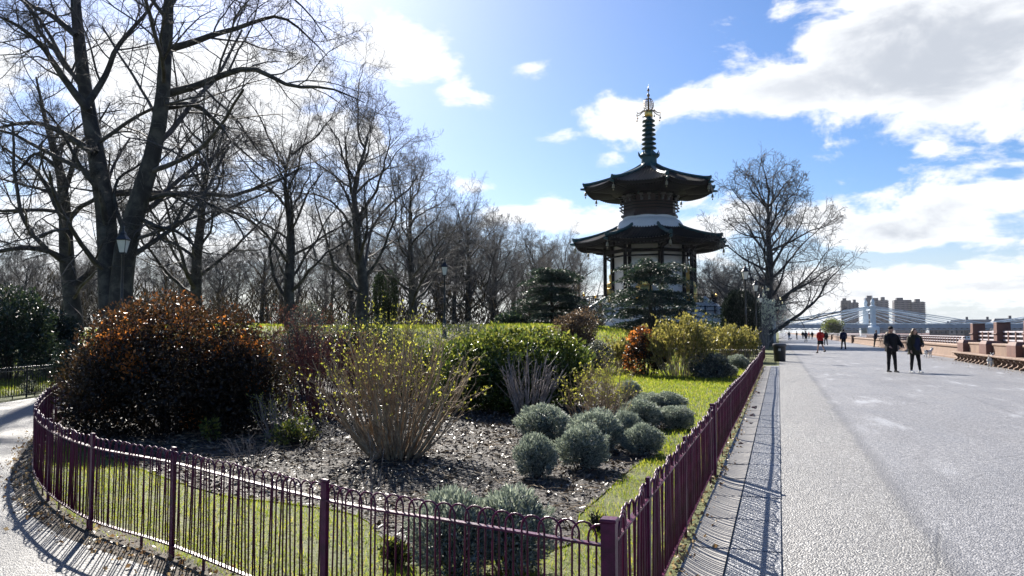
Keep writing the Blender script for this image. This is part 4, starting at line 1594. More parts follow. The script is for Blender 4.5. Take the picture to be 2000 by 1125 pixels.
def column_yew(box, depth, seed, label, mat, n=20000, size=0.18, name='yew_tree', tips=26):
    rg = np.random.default_rng(seed)
    p, w, h = spot(*box, depth=depth)
    root = empty(name, p)
    tag(root, label, 'tree')
    a = rg.uniform(0, 6.28, n)
    z = rg.uniform(0, 1, n)
    prof = 0.5 * w * (0.72 + 0.30 * np.sin(np.clip(z, 0, 1) * 2.6)) * np.where(z > 0.82, np.sqrt(np.clip((1.06 - z) / 0.24, 0, 1)), 1)
    fl = 1 + 0.10 * np.sin(a * 7 + seed) + 0.06 * np.sin(a * 13)
    r = prof * fl * rg.uniform(0.75, 1.03, n)
    zz = z * h * (0.86 + 0.14 * (0.5 + 0.5 * np.sin(a * 9 + 2 * seed)))
    q = np.stack([np.cos(a) * r, np.sin(a) * r, zz], 1)
    d = np.stack([np.cos(a) * .35, np.sin(a) * .35, np.full(n, 1.0)], 1) + rg.normal(size=(n, 3)) * 0.3
    foliage_part(root, *leaf_quads(rg, q, size * rg.uniform(.6, 1.3, n), d, 0.4), mat, 'crown')
    st = stems_np(rg, tips, h * 1.0, w * 0.8, w * 0.2, 0.05, 6, 0.02, 1.0)
    stem_part(root, [(st[0], st[1], 5)], M['stem_dark'], 'trunk')
    return root


column_yew((1446, 690, 66, 568), 58, 91, 'black clipped yew column behind the lamp post at the promenade', LEAF['yew'])
column_yew((1278, 650, 40, 572), 54, 92, 'small dark upright conifer at the foot of the tiered cedar', LEAF['yew'], 3000, 0.12, 'conifer')
column_yew((752, 640, 46, 528), 62, 93, 'dark ivy clad conifer column in the woodland left of the middle lamp post', LEAF['dark'], 5000, 0.2, 'conifer')


def magnolia():
    rg = np.random.default_rng(95)
    p, w, h = spot(1502, 670, 74, 572, depth=72)
    p = P(AB(p.x, p.y)[0], -0.5, 0.0)
    root = empty('magnolia_tree', p)
    tag(root, 'small bare branched tree covered in white blossom against the pale stone wall', 'tree')
    st = stems_np(rg, 14, h, w, w * 0.06, 0.06, 8, 0.12, 0.6)
    tw = offshoots(rg, *st, c=7, t0=0.25, k=5, ang=(25, 60), ratio=0.42, noise=0.2, trop=0.03, rr=0.5, rmin=0.014)
    t2 = offshoots(rg, *tw, c=5, t0=0.25, k=4, ang=(25, 60), ratio=0.5, noise=0.2, trop=0.03, rr=0.6, rmin=0.010)
    stem_part(root, [(st[0], st[1], 6), (tw[0], tw[1], 4), (t2[0], t2[1], 3)], M['stem_grey'], 'trunk')
    e = t2[0][:, -1]
    k = rg.integers(0, len(e), 3200)
    q = e[k] + rg.normal(size=(3200, 3)) * 0.06
    keep = (q[:, 2] > h * 0.45) | (rg.uniform(0, 1, 3200) < 0.25)
    q = q[keep]
    foliage_part(root, *leaf_quads(rg, q, 0.15, None, 0.6), LEAF['white'], 'blossom')


magnolia()

# dark shrubbery across the side path, and the willow by the bridge
for i, (x, w, yt, dep, lab, mt) in enumerate([
        (20, 190, 545, 24.5, 'tall dark evergreen mass behind the black railing across the side path', 'dark'),
        (110, 130, 600, 27.0, 'black shadowed shrub beside the trunk with the level limb', 'yew'),
        (-70, 170, 520, 26.0, 'grey-green evergreen shrub at the outer end of the black railing', 'grey')]):
    leafy_shrub('evergreen_shrub', (x, 700, w, yt), LEAF[mt], 9000, 0.13, 101 + i, lab, k=14, depth=dep)
leafy_shrub('flowering_ground_plant', (65, 768, 60, 732), LEAF['white'], 300, 0.04, 104, 'low pale flowered plant on the grass behind the black railing', k=5, depth=19.5)
p = AT(1633, 640, 300)
leafy_shrub('willow_tree', (1633, 655, 62, 618), LEAF['willow'], 5000, 0.5, 105, 'pale green willow at the promenade end before the bridge', 'tree', k=9, depth=290)

# undergrowth under the woodland, too dense to count
rg = np.random.default_rng(300)
n = 26000
xx = rg.uniform(-60, 1180, n)
YY = rg.uniform(64, 120, n)
hh = (rg.uniform(0, 1, n) ** 1.5) * (3.2 + 2.2 * np.sin(xx * 0.021) * np.cos(xx * 0.053 + 1))
Xw = (xx - 1000) / 1500 * YY
q = np.stack([Xw, YY, H(Xw, YY) + np.maximum(hh, 0)], 1)
V, F_, t = leaf_quads(rg, q, rg.uniform(.35, .9, n), np.stack([rg.normal(size=n) * .5, rg.normal(size=n) * .5, np.ones(n)], 1), 0.10)
under = link('undergrowth', np_mesh('undergrowth', V, [F_], LEAF['under'], False, t))
tag(under, 'brown bare undergrowth filling the woodland floor behind the lawn', 'undergrowth', kind='stuff')

# ------------------------------------------------------------------ mulch, grass, fallen leaves
MULCH_PIX = [(150, 800), (110, 850), (240, 905), (420, 965), (560, 985), (700, 1010), (800, 1080), (1100, 1070), (1130, 1010), (1180, 965), (1235, 915), (1290, 880), (1230, 850), (1340, 832), (1280, 800), (1210, 760), (1120, 738), (900, 735), (600, 738), (300, 750), (190, 770)]
mp_ = [G(x, y) for x, y in MULCH_PIX]
mp_ = catmull(mp_ + [mp_[0]], 5)[:-1]
mb = MB()
mb.add([(p.x, p.y, 0.012) for p in mp_], [tuple(range(len(mp_)))])


def mulch_mat():
    m, n, out = new_mat('wood_mulch')
    v = pos(n)
    f = n.noise(v, 22, 6, 0.7, 0.5)
    g = n.noise(v, 3, 4, 0.6)
    col = n.mix(n.smooth(f, 0.4, 0.65), (0.014, 0.010, 0.008, 1), (0.060, 0.044, 0.034, 1))
    col = n.mix(n.math('MULTIPLY', n.smooth(g, 0.5, 0.7), 0.5), col, (0.03, 0.024, 0.02, 1))
    n.link(principled(n, col, 0.7, 0.4, 0, bump(n, f, 1.0, 0.06)), out.inputs[0])
    return m


bed = mb.build('mulch_bed', mulch_mat())
if bed.data.polygons[0].normal.z < 0:
    bed.data.flip_normals()
tag(bed, kind='structure')


def inside(px, py, poly):
    c = np.zeros(len(px), bool)
    m = len(poly)
    for i in range(m):
        x1, y1 = poly[i]
        x2, y2 = poly[(i + 1) % m]
        hit = ((y1 > py) != (y2 > py)) & (px < (x2 - x1) * (py - y1) / (y2 - y1 + 1e-12) + x1)
        c ^= hit
    return c


BED = [(p.x, p.y) for p in mp_]
GARDEN = [tuple(q) for q in LARC.p[::6]] + [(-9.5, 24.0), (-2, 30.0)] + [(P(30, -0.05).x, P(30, -0.05).y), (P(0, -0.05).x, P(0, -0.05).y)]


def scatter(rg, n, box, power=1.0):
    """points on the ground, denser where they are seen larger"""
    x0, x1, y0, y1 = box
    y = y0 + (y1 - y0) * rg.uniform(0, 1, n) ** power
    x = x0 + (x1 - x0) * rg.uniform(0, 1, n)
    return x, y


chip = leaf_mat('mulch_chip', [(0, (0.028, 0.020, 0.016)), (0.6, (0.042, 0.031, 0.025)), (0.92, (0.105, 0.082, 0.066)), (1, (0.30, 0.25, 0.20))], 0.06, 0.40, 0.45)
rg = np.random.default_rng(400)
x, y = scatter(rg, 90000, (-7.5, 4.5, 3.6, 19), 1.7)
k = inside(x, y, BED)
x, y = x[k], y[k]
n = len(x)
d = np.stack([rg.normal(size=n), rg.normal(size=n), rg.uniform(-.05, 0.55, n)], 1)
V, F_, t = leaf_quads(rg, np.stack([x, y, 0.012 + rg.uniform(0, 0.022, n)], 1), rg.uniform(0.012, 0.075, n) ** 1.0 * (0.55 + y / 16), d, 0.34, None, 0.12)
mo = link('mulch_chips', np_mesh('mulch_chips', V, [F_], chip, False, t))
tag(mo, 'dark wood chips covering the flower bed', 'mulch', kind='stuff')
# thin dead stalks lying on the mulch
n = 900
x, y = scatter(rg, 4000, (-5, 2.6, 4.5, 12), 1.2)
k = inside(x, y, BED)
x, y = x[k][:n], y[k][:n]
n = len(x)
a = rg.uniform(0, 6.28, n)
L = rg.uniform(0.08, 0.42, n)
pts = np.zeros((n, 5, 3))
pts[:, 0] = np.stack([x, y, np.full(n, 0.035)], 1)
for i in range(1, 5):
    a = a + rg.normal(size=n) * 0.35
    pts[:, i] = pts[:, i - 1] + np.stack([np.cos(a) * L / 4, np.sin(a) * L / 4, rg.normal(size=n) * 0.008], 1)
pts[:, :, 2] = np.maximum(pts[:, :, 2], 0.025)
v, f = tubes_np([(pts, np.full((n, 5), 0.0032), 4)])
tag(link('dead_stalks', np_mesh('dead_stalks', v, [f], M['stem_tan'])), 'thin dry stalks lying on the wood chips', 'stalks', kind='stuff')

# grass blades: the strip along the railings and the lawn
rg = np.random.default_rng(401)


def grass(n, box, power, hgt, wid, test):
    x, y = scatter(rg, n, box, power)
    bare = np.sin(x * 3.1 + 1.3 * np.sin(y * 2.3)) * np.sin(y * 2.7 + 1.1 * np.sin(x * 1.9)) + 0.5 * np.sin(x * 9.0 + y * 7.0)
    k = test(x, y) & ((bare < 0.75) | (rg.uniform(0, 1, n) < 0.25) | (y > 10))
    x, y = x[k], y[k]
    m = len(x)
    d = np.stack([rg.normal(size=m) * .45, rg.normal(size=m) * .45, np.ones(m)], 1)
    V, F_, t = leaf_quads(rg, np.stack([x, y, H(x, y)], 1), hgt * rg.uniform(.5, 1.3, m) * (0.8 + y / 40), d, wid, None, 0.05)
    return V, F_, t


def in_lawn(x, y):
    return inside(x, y, GARDEN) & ~inside(x, y, BED)


V1, F1, t1 = grass(125000, (-7, 2.5, 3.2, 10.5), 1.3, 0.055, 0.09, in_lawn)
V2, F2, t2 = grass(135000, (-2, 10, 9, 30), 1.0, 0.060, 0.16, in_lawn)
V3, F3, t3 = grass(60000, (-24, 10, 24, 60), 1.0, 0.09, 0.22, lambda x, y: ((x - C0.x) * N.x + (y - C0.y) * N.y < -0.4))
V4, F4, t4 = grass(14000, (-20, -11.2, 15.5, 25), 1.0, 0.08, 0.12, lambda x, y: x < -11.75 - 0.05 * (y - 16) - (y > 22.5) * (y - 22.5) * 0.25)
V = np.concatenate([V1, V2, V3, V4])
Fq = np.concatenate([F1, F2 + len(V1), F3 + len(V1) + len(V2), F4 + len(V1) + len(V2) + len(V3)])
tag(link('grass', np_mesh('grass', V, [Fq], LEAF['grass'], False, np.concatenate([t1, t2, t3, t4]))), 'short sunlit grass of the lawn and of the strip inside the railings', 'grass', kind='stuff')

# fallen leaves and dirt along the feet of the railings
rg = np.random.default_rng(402)
pp = []
for k in range(1500):
    a = rg.uniform(0, 1) ** 1.6 * 33
    q = P(a, rg.normal() * 0.06 + 0.02, 0.012)
    pp.append((q.x, q.y, q.z + rg.uniform(0, .02)))
for k in range(1500):
    s = rg.uniform(0, LARC.L)
    p, th = LARC.at(s)
    off = rg.normal() * 0.12 + 0.12
    q = p + Vector((-math.sin(th), math.cos(th), 0)) * off
    pp.append((q.x, q.y, 0.010 + rg.uniform(0, .02)))
for k in range(700):
    q = P(rg.uniform(8, 60), 9.6 + abs(rg.normal()) * -0.5, 0.016)
    pp.append((q.x, q.y, q.z))
pp = np.array(pp)
n = len(pp)
V, F_, t = leaf_quads(rg, pp, rg.uniform(.015, .055, n), np.stack([rg.normal(size=n), rg.normal(size=n), rg.uniform(0, .6, n)], 1), 0.7, None, 0.25)
tag(link('fallen_leaves', np_mesh('fallen_leaves', V, [F_], LEAF['litter'], False, t)), 'dry brown leaves swept against the feet of the railings', 'leaves', kind='stuff')

# ------------------------------------------------------------------ pagoda
def pagoda():
    Yp = 100.0
    c = AT(1271, 640, Yp)
    cx, cy = c.x, Yp
    root = empty('pagoda', (cx, cy, 0))
    tag(root, 'two-tiered pagoda with dark tiled roofs, white walls and a ringed spire', 'pagoda')
    ph = R(-86.2)

    def zz(y, Y=Yp):
        return AT(1271, y, Y).z

    def vert(r, i):
        q = ph + i * math.pi / 4
        return Vector((r * math.cos(q), r * math.sin(q), 0))

    def octo(prof, name, mat, parent=root, smooth=False):
        mb = MB()
        mb.lathe(prof, 8, (0, 0, 0), ph)
        return mb.build(name, mat, parent, smooth)

    # stepped base with stone courses
    base = octo([(15.6, -0.3), (15.6, 1.55), (15.9, 1.6), (15.9, 1.85), (15.0, 1.86)], 'lower_terrace', M['white_stone'])
    octo([(11.6, 1.8), (11.6, 3.25), (11.9, 3.3), (11.9, 3.6), (11.0, 3.61)], 'upper_terrace', M['white_stone'])
    octo([(8.9, 3.55), (8.8, 4.75), (9.15, 4.8), (9.15, 5.12), (8.5, 5.13)], 'platform', M['white_stone'])
    mb = MB()
    for r, z0, z1 in ((15.62, 0.2, 1.5), (11.62, 1.95, 3.2), (8.88, 3.7, 4.7)):
        for i in range(8):
            a, b = vert(r, i), vert(r, i + 1)
            for k in range(1, 7):
                p = a.lerp(b, k / 7)
                mb.box((p.x, p.y, (z0 + z1) / 2), (0.05, 0.05, z1 - z0))
    mb.build('pilaster_strip', M['white_stone'], root)
    # stairs on the four main sides
    for i in (0.5, 2.5, 4.5, 6.5):
        q = ph + i * math.pi / 4
        d = Vector((math.cos(q), math.sin(q), 0))
        s = Vector((-d.y, d.x, 0))
        st = MB()
        n = 22
        for k in range(n):
            z = 5.1 * (n - k) / n
            r = 8.2 + k * 0.42
            st.box((d.x * r, d.y * r, z / 2), (0.42, 3.4, z), rz=q)
        so = st.build('stair', M['white_stone'], root)
        for sg in (-1, 1):
            w = MB()
            a0 = d * 8.3 + s * sg * 1.9
            a1 = d * 17.4 + s * sg * 1.9
            vs = []
            for off in (-0.16, 0.16):
                for (p, z) in ((a0, 0), (a1, 0), (a1, 0.75), (a0, 5.9)):
                    vs.append((p.x + s.x * off, p.y + s.y * off, z))
            w.add(vs, [(0, 1, 2, 3), (7, 6, 5, 4), (0, 4, 5, 1), (1, 5, 6, 2), (2, 6, 7, 3), (3, 7, 4, 0)])
            w.build('stair_wall', M['white_stone'], so)
    # balustrades with gilded knobs
    for r, z in ((8.75, 5.12), (11.5, 3.6)):
        bal = MB()
        for i in range(8):
            a, b = vert(r, i), vert(r, i + 1)
            for zr in (0.45, 0.95):
                bal.bar((a.x, a.y, z + zr), (b.x, b.y, z + zr), 0.10, 0.09)
            for k in range(6):
                p = a.lerp(b, k / 6)
                bal.box((p.x, p.y, z + 0.53), (0.13, 0.13, 1.06))
        bo = bal.build('balustrade', M['wood_dark'], root)
        for i in range(8):
            a = vert(r, i)
            k = MB()
            k.lathe([(0.05, 0), (0.16, 0.08), (0.20, 0.2), (0.10, 0.34), (0.02, 0.42)], 8, (a.x, a.y, z + 1.06))
            k.build('knob', M['gold'], bo, True)
    # white drum with arched niches
    z0, z1 = 5.1, 12.75
    octo([(4.9, z0), (4.9, z0 + 0.5), (4.75, z0 + 0.55), (4.75, z1)], 'drum', M['plaster'])
    ap = 4.75 * math.cos(math.pi / 8)
    for i in range(8):
        q = ph + (i + 0.5) * math.pi / 4
        if i % 2 == 0:
            continue
        d = Vector((math.cos(q), math.sin(q), 0))
        s = Vector((-d.y, d.x, 0))

        def arch(w, zs, hs, pt):
            out = [(-w, z0 + 0.7)]
            for k in range(13):
                t = math.pi * k / 12
                x = -w * math.cos(t)
                z = zs + hs * math.sin(t) + (pt * max(0, 1 - abs(x) / (w * .35)) if pt else 0)
                out.append((x, z))
            return out + [(w, z0 + 0.7)]
        o_, i_ = arch(1.72, 9.9, 1.72, 0.38), arch(1.30, 9.8, 1.32, 0)
        vs, fs = [], []
        for pr, e in ((o_, ap + 0.22), (i_, ap + 0.22), (o_, ap - 0.05), (i_, ap - 0.05)):
            for (x, z) in pr:
                p = d * e + s * x
                vs.append((p.x, p.y, z))
        m_ = len(o_)
        for k in range(m_ - 1):
            fs += [(k, k + 1, m_ + k + 1, m_ + k), (2 * m_ + k, k, k + 1, 2 * m_ + k + 1)[::-1], (m_ + k, m_ + k + 1, 3 * m_ + k + 1, 3 * m_ + k)]
        fr = MB().add(vs, fs).build('niche', M['plaster'], root)
        bk = MB()
        bk.add([(d.x * (ap + 0.02) + s.x * x, d.y * (ap + 0.02) + s.y * x, z) for (x, z) in i_], [tuple(range(len(i_)))])
        bk.build('niche_panel', M['white_stone'], fr)
        g = MB()     # gilded seated figure: cushion, lap, body, shoulders, neck, head
        pc = d * (ap + 0.55)
        g.lathe([(0.85, 0), (0.9, 0.2), (0.8, 0.4), (0.85, 0.6), (0.5, 0.75), (0.45, 1.2), (0.55, 1.6), (0.42, 1.85), (0.16, 1.95), (0.17, 2.1), (0.26, 2.25), (0.27, 2.45), (0.18, 2.62), (0.1, 2.72), (0.02, 2.78)], 14, (pc.x, pc.y, z0 + 2.2))
        g.box((pc.x, pc.y, z0 + 1.1), (1.9, 1.9, 2.2), rz=q, bev=0.05)
        g.build('seated_figure', M['gold'], fr, True)
    # outer timber columns, beams and brackets below the roof
    for i in range(8):
        p = vert(5.95, i)
        col = MB()
        col.lathe([(0.34, 5.12), (0.34, 5.4), (0.25, 5.45), (0.235, 11.6), (0.235, 12.6)], 12, (p.x, p.y, 0))
        col.build('column', M['wood_dark'], root, True)
        p2 = vert(4.92, i)
        MB().box((p2.x, p2.y, (z0 + z1) / 2), (0.34, 0.34, z1 - z0), rz=ph + i * math.pi / 4).build('corner_post', M['wood_dark'], root)
        a, b = vert(5.95, i), vert(5.95, i + 1)
        bm_ = MB().bar((a.x, a.y, 11.75), (b.x, b.y, 11.75), 0.26, 0.42)
        bm_.bar((a.x, a.y, 11.1), (b.x, b.y, 11.1), 0.16, 0.22)
        d = vert(1.0, i)
        bm_.bar((d.x * 4.7, d.y * 4.7, 11.9), (d.x * 8.4, d.y * 8.4, 12.35), 0.24, 0.36)
        bm_.build('beam', M['wood_dark'], root)

    def roof(name, r0, z0, r1, z1, lift, nr, under_r, under_z, drop):
        """concave octagonal roof: panels with tile ribs, hip ridges, eave boards, rafters and bells"""
        def surf(i, w, u, dz=0.0):
            a, b = vert(1.0, i), vert(1.0, i + 1)
            e = a.lerp(b, w)
            r = r0 + (r1 - r0) * u
            z = z0 + (z1 - z0) * (u ** 0.82) + lift * (abs(2 * w - 1) ** 3) * u ** 2.4 + dz
            return (e.x * r, e.y * r, z)
        und = MB()
        nw = 10
        for i in range(8):
            o = len(und.v)
            vs, fs = [], []
            for k in range(nw + 1):
                w = k / nw
                vs.append(surf(i, w, 1.0, -0.02))
                x, y, z = surf(i, w, 1.0, -drop)
                vs.append((x * 0.985, y * 0.985, z))
                a, b = vert(1.0, i), vert(1.0, i + 1)
                e = a.lerp(b, w)
                vs.append((e.x * under_r, e.y * under_r, under_z))
            for k in range(nw):
                q = k * 3
                fs += [(q, q + 1, q + 4, q + 3), (q + 1, q + 2, q + 5, q + 4)]
            und.add(vs, fs)
        ro = und.build(name, M['wood_dark'], root)
        rf = MB()      # rafter ends in two rows under the eaves
        for i in range(8):
            for k in range(1, 18):
                w = k / 18
                for (u0, u1, dz0, dz1, t) in ((0.62, 0.965, -drop - 0.15, -drop - 0.02, 0.13),):
                    a = Vector(surf(i, w, u1))
                    a.z = surf(i, w, 1.0)[2] - drop - 0.05
                    e = vert(1.0, i).lerp(vert(1.0, i + 1), w)
                    rr = r0 + (r1 - r0) * 0.55
                    zb = under_z + (a.z - under_z) * max(0.0, (rr - under_r) / (r1 - under_r)) - 0.06
                    rf.bar((e.x * rr, e.y * rr, zb), a, 0.13, 0.15)
        tag(rf.build('rafters', M['wood_dark'], ro), kind='stuff')
        for i in range(8):
            mb = MB()
            nu = 8
            vs, fs = [], []
            for j in range(nu + 1):
                for k in range(nw + 1):
                    vs.append(surf(i, k / nw, j / nu))
            for j in range(nu):
                for k in range(nw):
                    q = j * (nw + 1) + k
                    fs.append((q, q + nw + 1, q + nw + 2, q + 1))
            mb.add(vs, fs)
            a, b = vert(1.0, i), vert(1.0, i + 1)
            side = (b - a).normalized()
            # ribs run straight down the slope, parallel to each other
            ew = (b - a).length * r1
            for k in range(nr):
                x = -ew / 2 + ew * (k + 0.5) / nr
                pts = []
                for j in range(nu + 1):
                    u = j / nu
                    r = r0 + (r1 - r0) * u
                    half = (b - a).length * r / 2
                    if abs(x) > half * 0.99:
                        continue
                    w = 0.5 + x / (2 * half)
                    pts.append(surf(i, w, u, 0.05))
                if len(pts) > 1:
                    mb.tube(pts, 0.085, 5)
            mb.build('roof_panel', M['tile'], ro)
            pts = [Vector(surf(i, 0, u, 0.16)) for u in np.linspace(0, 1.0, 9)]
            rd = MB().tube(pts, [0.22] * 8 + [0.26], 6)
            e = pts[-1]
            dr = (pts[-1] - pts[-2]).normalized()
            rd.tube([e - dr * 0.5, e + Vector((0, 0, 0.08)), e + dr * 0.10 + Vector((0, 0, 0.34))], [0.26, 0.24, 0.10], 6)
            rd.tube([e - Vector((0, 0, 0.55)) - dr * 0.3, e - Vector((0, 0, 0.38)) + dr * 0.45], [0.20, 0.13], 6)
            rd.build('ridge', M['copper'], ro)
            # bronze bell with its clapper under each corner
            p = e - dr * 0.25
            bl = MB()
            bl.tube([(p.x, p.y, p.z - drop), (p.x, p.y, p.z - drop - 0.55)], 0.025, 4)
            bl.lathe([(0.19, -0.50), (0.17, -0.44), (0.14, -0.26), (0.12, -0.12), (0.05, 0.0)], 10, (p.x, p.y, p.z - drop - 0.5))
            bl.box((p.x, p.y, p.z - drop - 1.22), (0.16, 0.02, 0.2))
            bl.build('bell', M['bell'], ro, True)
        return ro

    roof('lower_roof', 4.1, 15.15, 10.1, 12.78, 0.42, 22, 5.2, 12.55, 0.42)
    # white dome collar
    dm = MB()
    dm.lathe([(4.6, 14.2), (4.45, 14.95), (4.25, 15.5), (3.9, 15.95), (3.5, 16.2), (3.45, 16.55)], 40)
    dm.build('dome', M['plaster'], root, True, angle=35)
    # upper storey: gallery, brackets
    up = octo([(3.5, 16.4), (3.8, 16.5), (3.8, 16.75), (3.45, 16.8), (3.45, 19.2)], 'upper_storey', M['red_timber'])
    for z, r in ((17.35, 3.75), (17.75, 3.8), (18.15, 3.7)):
        g = MB()
        for i in range(8):
            a, b = vert(r, i), vert(r, i + 1)
            g.bar((a.x * 1.07 - b.x * .04, a.y * 1.07 - b.y * .04, z), (b.x * 1.07 - a.x * .04, b.y * 1.07 - a.y * .04, z), 0.12, 0.14)
        g.build('gallery_rail', M['wood_dark'], up)
    for i in range(8):
        for w in (0.0, 0.33, 0.67):
            p = vert(3.62, i).lerp(vert(3.62, i + 1), w)
            q = ph + (i + w) * math.pi / 4
            br = MB()
            br.box((p.x, p.y, 18.55), (0.30, 0.30, 0.28), rz=q)
            br.box((p.x * 1.04, p.y * 1.04, 18.85), (0.5, 0.22, 0.20), rz=q)
            br.box((p.x * 1.05, p.y * 1.05, 19.12), (0.7, 0.5, 0.16), rz=q)
            br.build('bracket', M['grey_paint'] if w else M['wood_dark'], up)
    roof('upper_roof', 0.95, 23.35, 8.7, 19.98, 0.48, 19, 3.6, 19.55, 0.40)
    # spire
    sp = MB()
    sp.lathe([(1.25, 23.0), (1.15, 23.5), (1.05, 23.6), (1.0, 24.45), (1.25, 24.6), (1.25, 24.8), (1.0, 25.0), (0.62, 25.35), (0.5, 25.5), (0.42, 29.9)], 16)
    so = sp.build('spire', M['copper'], root, True, angle=35)
    for i in range(8):
        q = ph + i * math.pi / 4
        h = MB()
        h.tube([(math.cos(q) * 1.0, math.sin(q) * 1.0, 24.5), (math.cos(q) * 1.3, math.sin(q) * 1.3, 24.75), (math.cos(q) * 1.45, math.sin(q) * 1.45, 25.25)], [0.18, 0.14, 0.03], 6)
        h.build('horn', M['copper'], so)
    for k in range(7):
        z = 25.55 + k * 0.61
        r = 1.0 - 0.028 * k
        g = MB()
        g.lathe([(0.45, z), (r, z + 0.10), (r * 0.98, z + 0.2), (r * 0.6, z + 0.42), (0.45, z + 0.5)], 20)
        g.build('ring', M['copper'], so, True, angle=40)
    b = MB()
    b.lathe([(0.35, 29.8), (0.58, 30.05), (0.5, 30.3), (0.55, 30.45), (0.40, 30.75), (0.2, 30.85)], 14)
    b.build('bulb', M['gold'], so, True)
    for i in range(8):
        q = i * math.pi / 4 + 0.3
        c_, s_ = math.cos(q), math.sin(q)
        arm = MB()
        arm.tube([(c_ * .3, s_ * .3, 30.75), (c_ * .8, s_ * .8, 30.7), (c_ * 1.2, s_ * 1.2, 30.35), (c_ * 1.6, s_ * 1.6, 30.25), (c_ * 1.72, s_ * 1.72, 30.5)], [.07, .07, .06, .06, .03], 5)
        arm.tube([(c_ * 1.6, s_ * 1.6, 30.2), (c_ * 1.6, s_ * 1.6, 29.75)], 0.02, 4)
        arm.lathe([(0.11, 0), (0.08, 0.15), (0.03, 0.25)], 8, (c_ * 1.6, s_ * 1.6, 29.5))
        arm.build('arm', M['bronze'], so)
    cage = MB()
    for i in range(10):
        q = i * 2 * math.pi / 10
        c_, s_ = math.cos(q), math.sin(q)
        cage.tube([(c_ * .55, s_ * .55, 30.9), (c_ * .66, s_ * .66, 31.3), (c_ * .66, s_ * .66, 31.8), (c_ * .45, s_ * .45, 32.25), (0, 0, 32.5)], 0.035, 4)
    for z, r in ((30.95, .56), (31.3, .66), (31.55, .66), (31.8, .66), (32.05, .56)):
        cage.tube([(math.cos(t) * r, math.sin(t) * r, z + 0.06 * math.sin(5 * t)) for t in np.linspace(0, 6.283, 41)], 0.03, 4)
    cage.build('openwork_cage', M['bronze'], so)
    f = MB()
    f.lathe([(0.13, 30.8), (0.10, 32.4), (0.08, 32.55), (0.2, 32.75), (0.2, 32.9), (0.06, 33.05), (0.05, 33.3), (0.16, 33.45), (0.16, 33.55), (0.04, 33.75), (0.01, 34.2)], 12)
    f.build('finial', M['bronze'], so, True)
    return root


pagoda()

# pale stone flank wall between the pagoda terrace and the promenade
mb = MB()
q = P(92, -1.9)
mb.box((0, 0, 1.95), (9.0, 4.5, 3.9), bev=0.03)
mb.box((0, 0, 4.0), (9.3, 4.8, 0.25), bev=0.03)
wr = empty('stone_wall', q, PHI)
tag(wr, 'pale ashlar stone wall block behind the white blossom at the promenade edge', 'wall')
link('wall_body', mb.mesh('wall_body', M['white_stone']), wr)
bm = MB().box((0, 0, 0), (0.98, 0.04, 0.58), bev=0.008).mesh('stone_block', M['white_stone'])
bm2 = MB().box((0, 0, 0), (0.04, 0.98, 0.58), bev=0.008).mesh('stone_block', M['white_stone'])
for r_ in range(6):
    for k in range(9):
        link('stone_block', bm, wr, (-4.0 + k * 1.0 + (0.25 if r_ % 2 else 0) - 0.12, -2.262, 0.35 + r_ * 0.6))
    for k in range(4):
        link('stone_block', bm2, wr, (-4.512, -1.5 + k * 1.0 + (0.2 if r_ % 2 else -.1), 0.35 + r_ * 0.6))

# ------------------------------------------------------------------ lamp posts
def lamp(loc, h, label):
    root = empty('lamp_post', loc)
    tag(root, label, 'lamp post', 'park lamp posts')
    z = h - 0.75
    p = MB()
    p.lathe([(0.13, -0.1), (0.13, 0.12), (0.10, 0.16), (0.10, 0.75), (0.075, 0.82), (0.065, 0.9), (0.052, z * 0.55), (0.065, z * 0.56), (0.048, z * 0.58), (0.038, z - 0.1), (0.055, z - 0.06), (0.05, z)], 12)
    p.build('post', M['black_iron'], root, True, angle=40)
    b = MB()
    b.tube([(-0.28, 0, z - 0.42), (0.28, 0, z - 0.42)], 0.014, 6)
    for s in (-1, 1):
        b.lathe([(0.012, -.03), (0.028, 0), (0.012, .03)], 8, (s * 0.28, 0, z - 0.42))
    b.build('ladder_bar', M['black_iron'], root)
    g = MB()
    g.lathe([(0.115, z + 0.04), (0.215, z + 0.44)], 4, (0, 0, 0), math.pi / 4)
    g.build('lantern_glass', M['glass_frost'], root)
    f = MB()
    for i in range(4):
        q = math.pi / 4 + i * math.pi / 2
        f.tube([(math.cos(q) * .12, math.sin(q) * .12, z), (math.cos(q) * .222, math.sin(q) * .222, z + .45)], 0.011, 5)
    f.lathe([(0.06, z - 0.03), (0.13, z), (0.13, z + 0.035), (0.06, z + 0.036)], 4, (0, 0, 0), math.pi / 4)
    f.build('lantern_frame', M['black_iron'], root)
    c = MB()
    c.lathe([(0.245, z + 0.44), (0.255, z + 0.47), (0.12, z + 0.60), (0.10, z + 0.66), (0.115, z + 0.68), (0.05, z + 0.74), (0.03, z + 0.82), (0.045, z + 0.85), (0.01, z + 0.95)], 4, (0, 0, 0), math.pi / 4)
    c.build('lantern_cap', M['black_iron'], root)
    return root


for (x, yt, Y, lab) in [
        (236, 440, 25.5, 'black lamp post in front of the two-trunked plane tree'),
        (868, 503, 40.0, 'black lamp post standing alone on the lawn mound before the bare trees'),
        (1457, 513, 42.0, 'black lamp post beside the promenade in front of the clipped yew'),
        (1477, 543, 53.0, 'black lamp post just behind the one in front of the yew'),
        (1486, 570, 66.0, 'small looking lamp post against the trunk of the domed plane')]:
    p = AT(x, 640, Y)
    zb = hz(p.x, Y)
    top = AT(x, yt, Y).z
    lamp((p.x, Y, zb), top - zb - 0.2, lab)

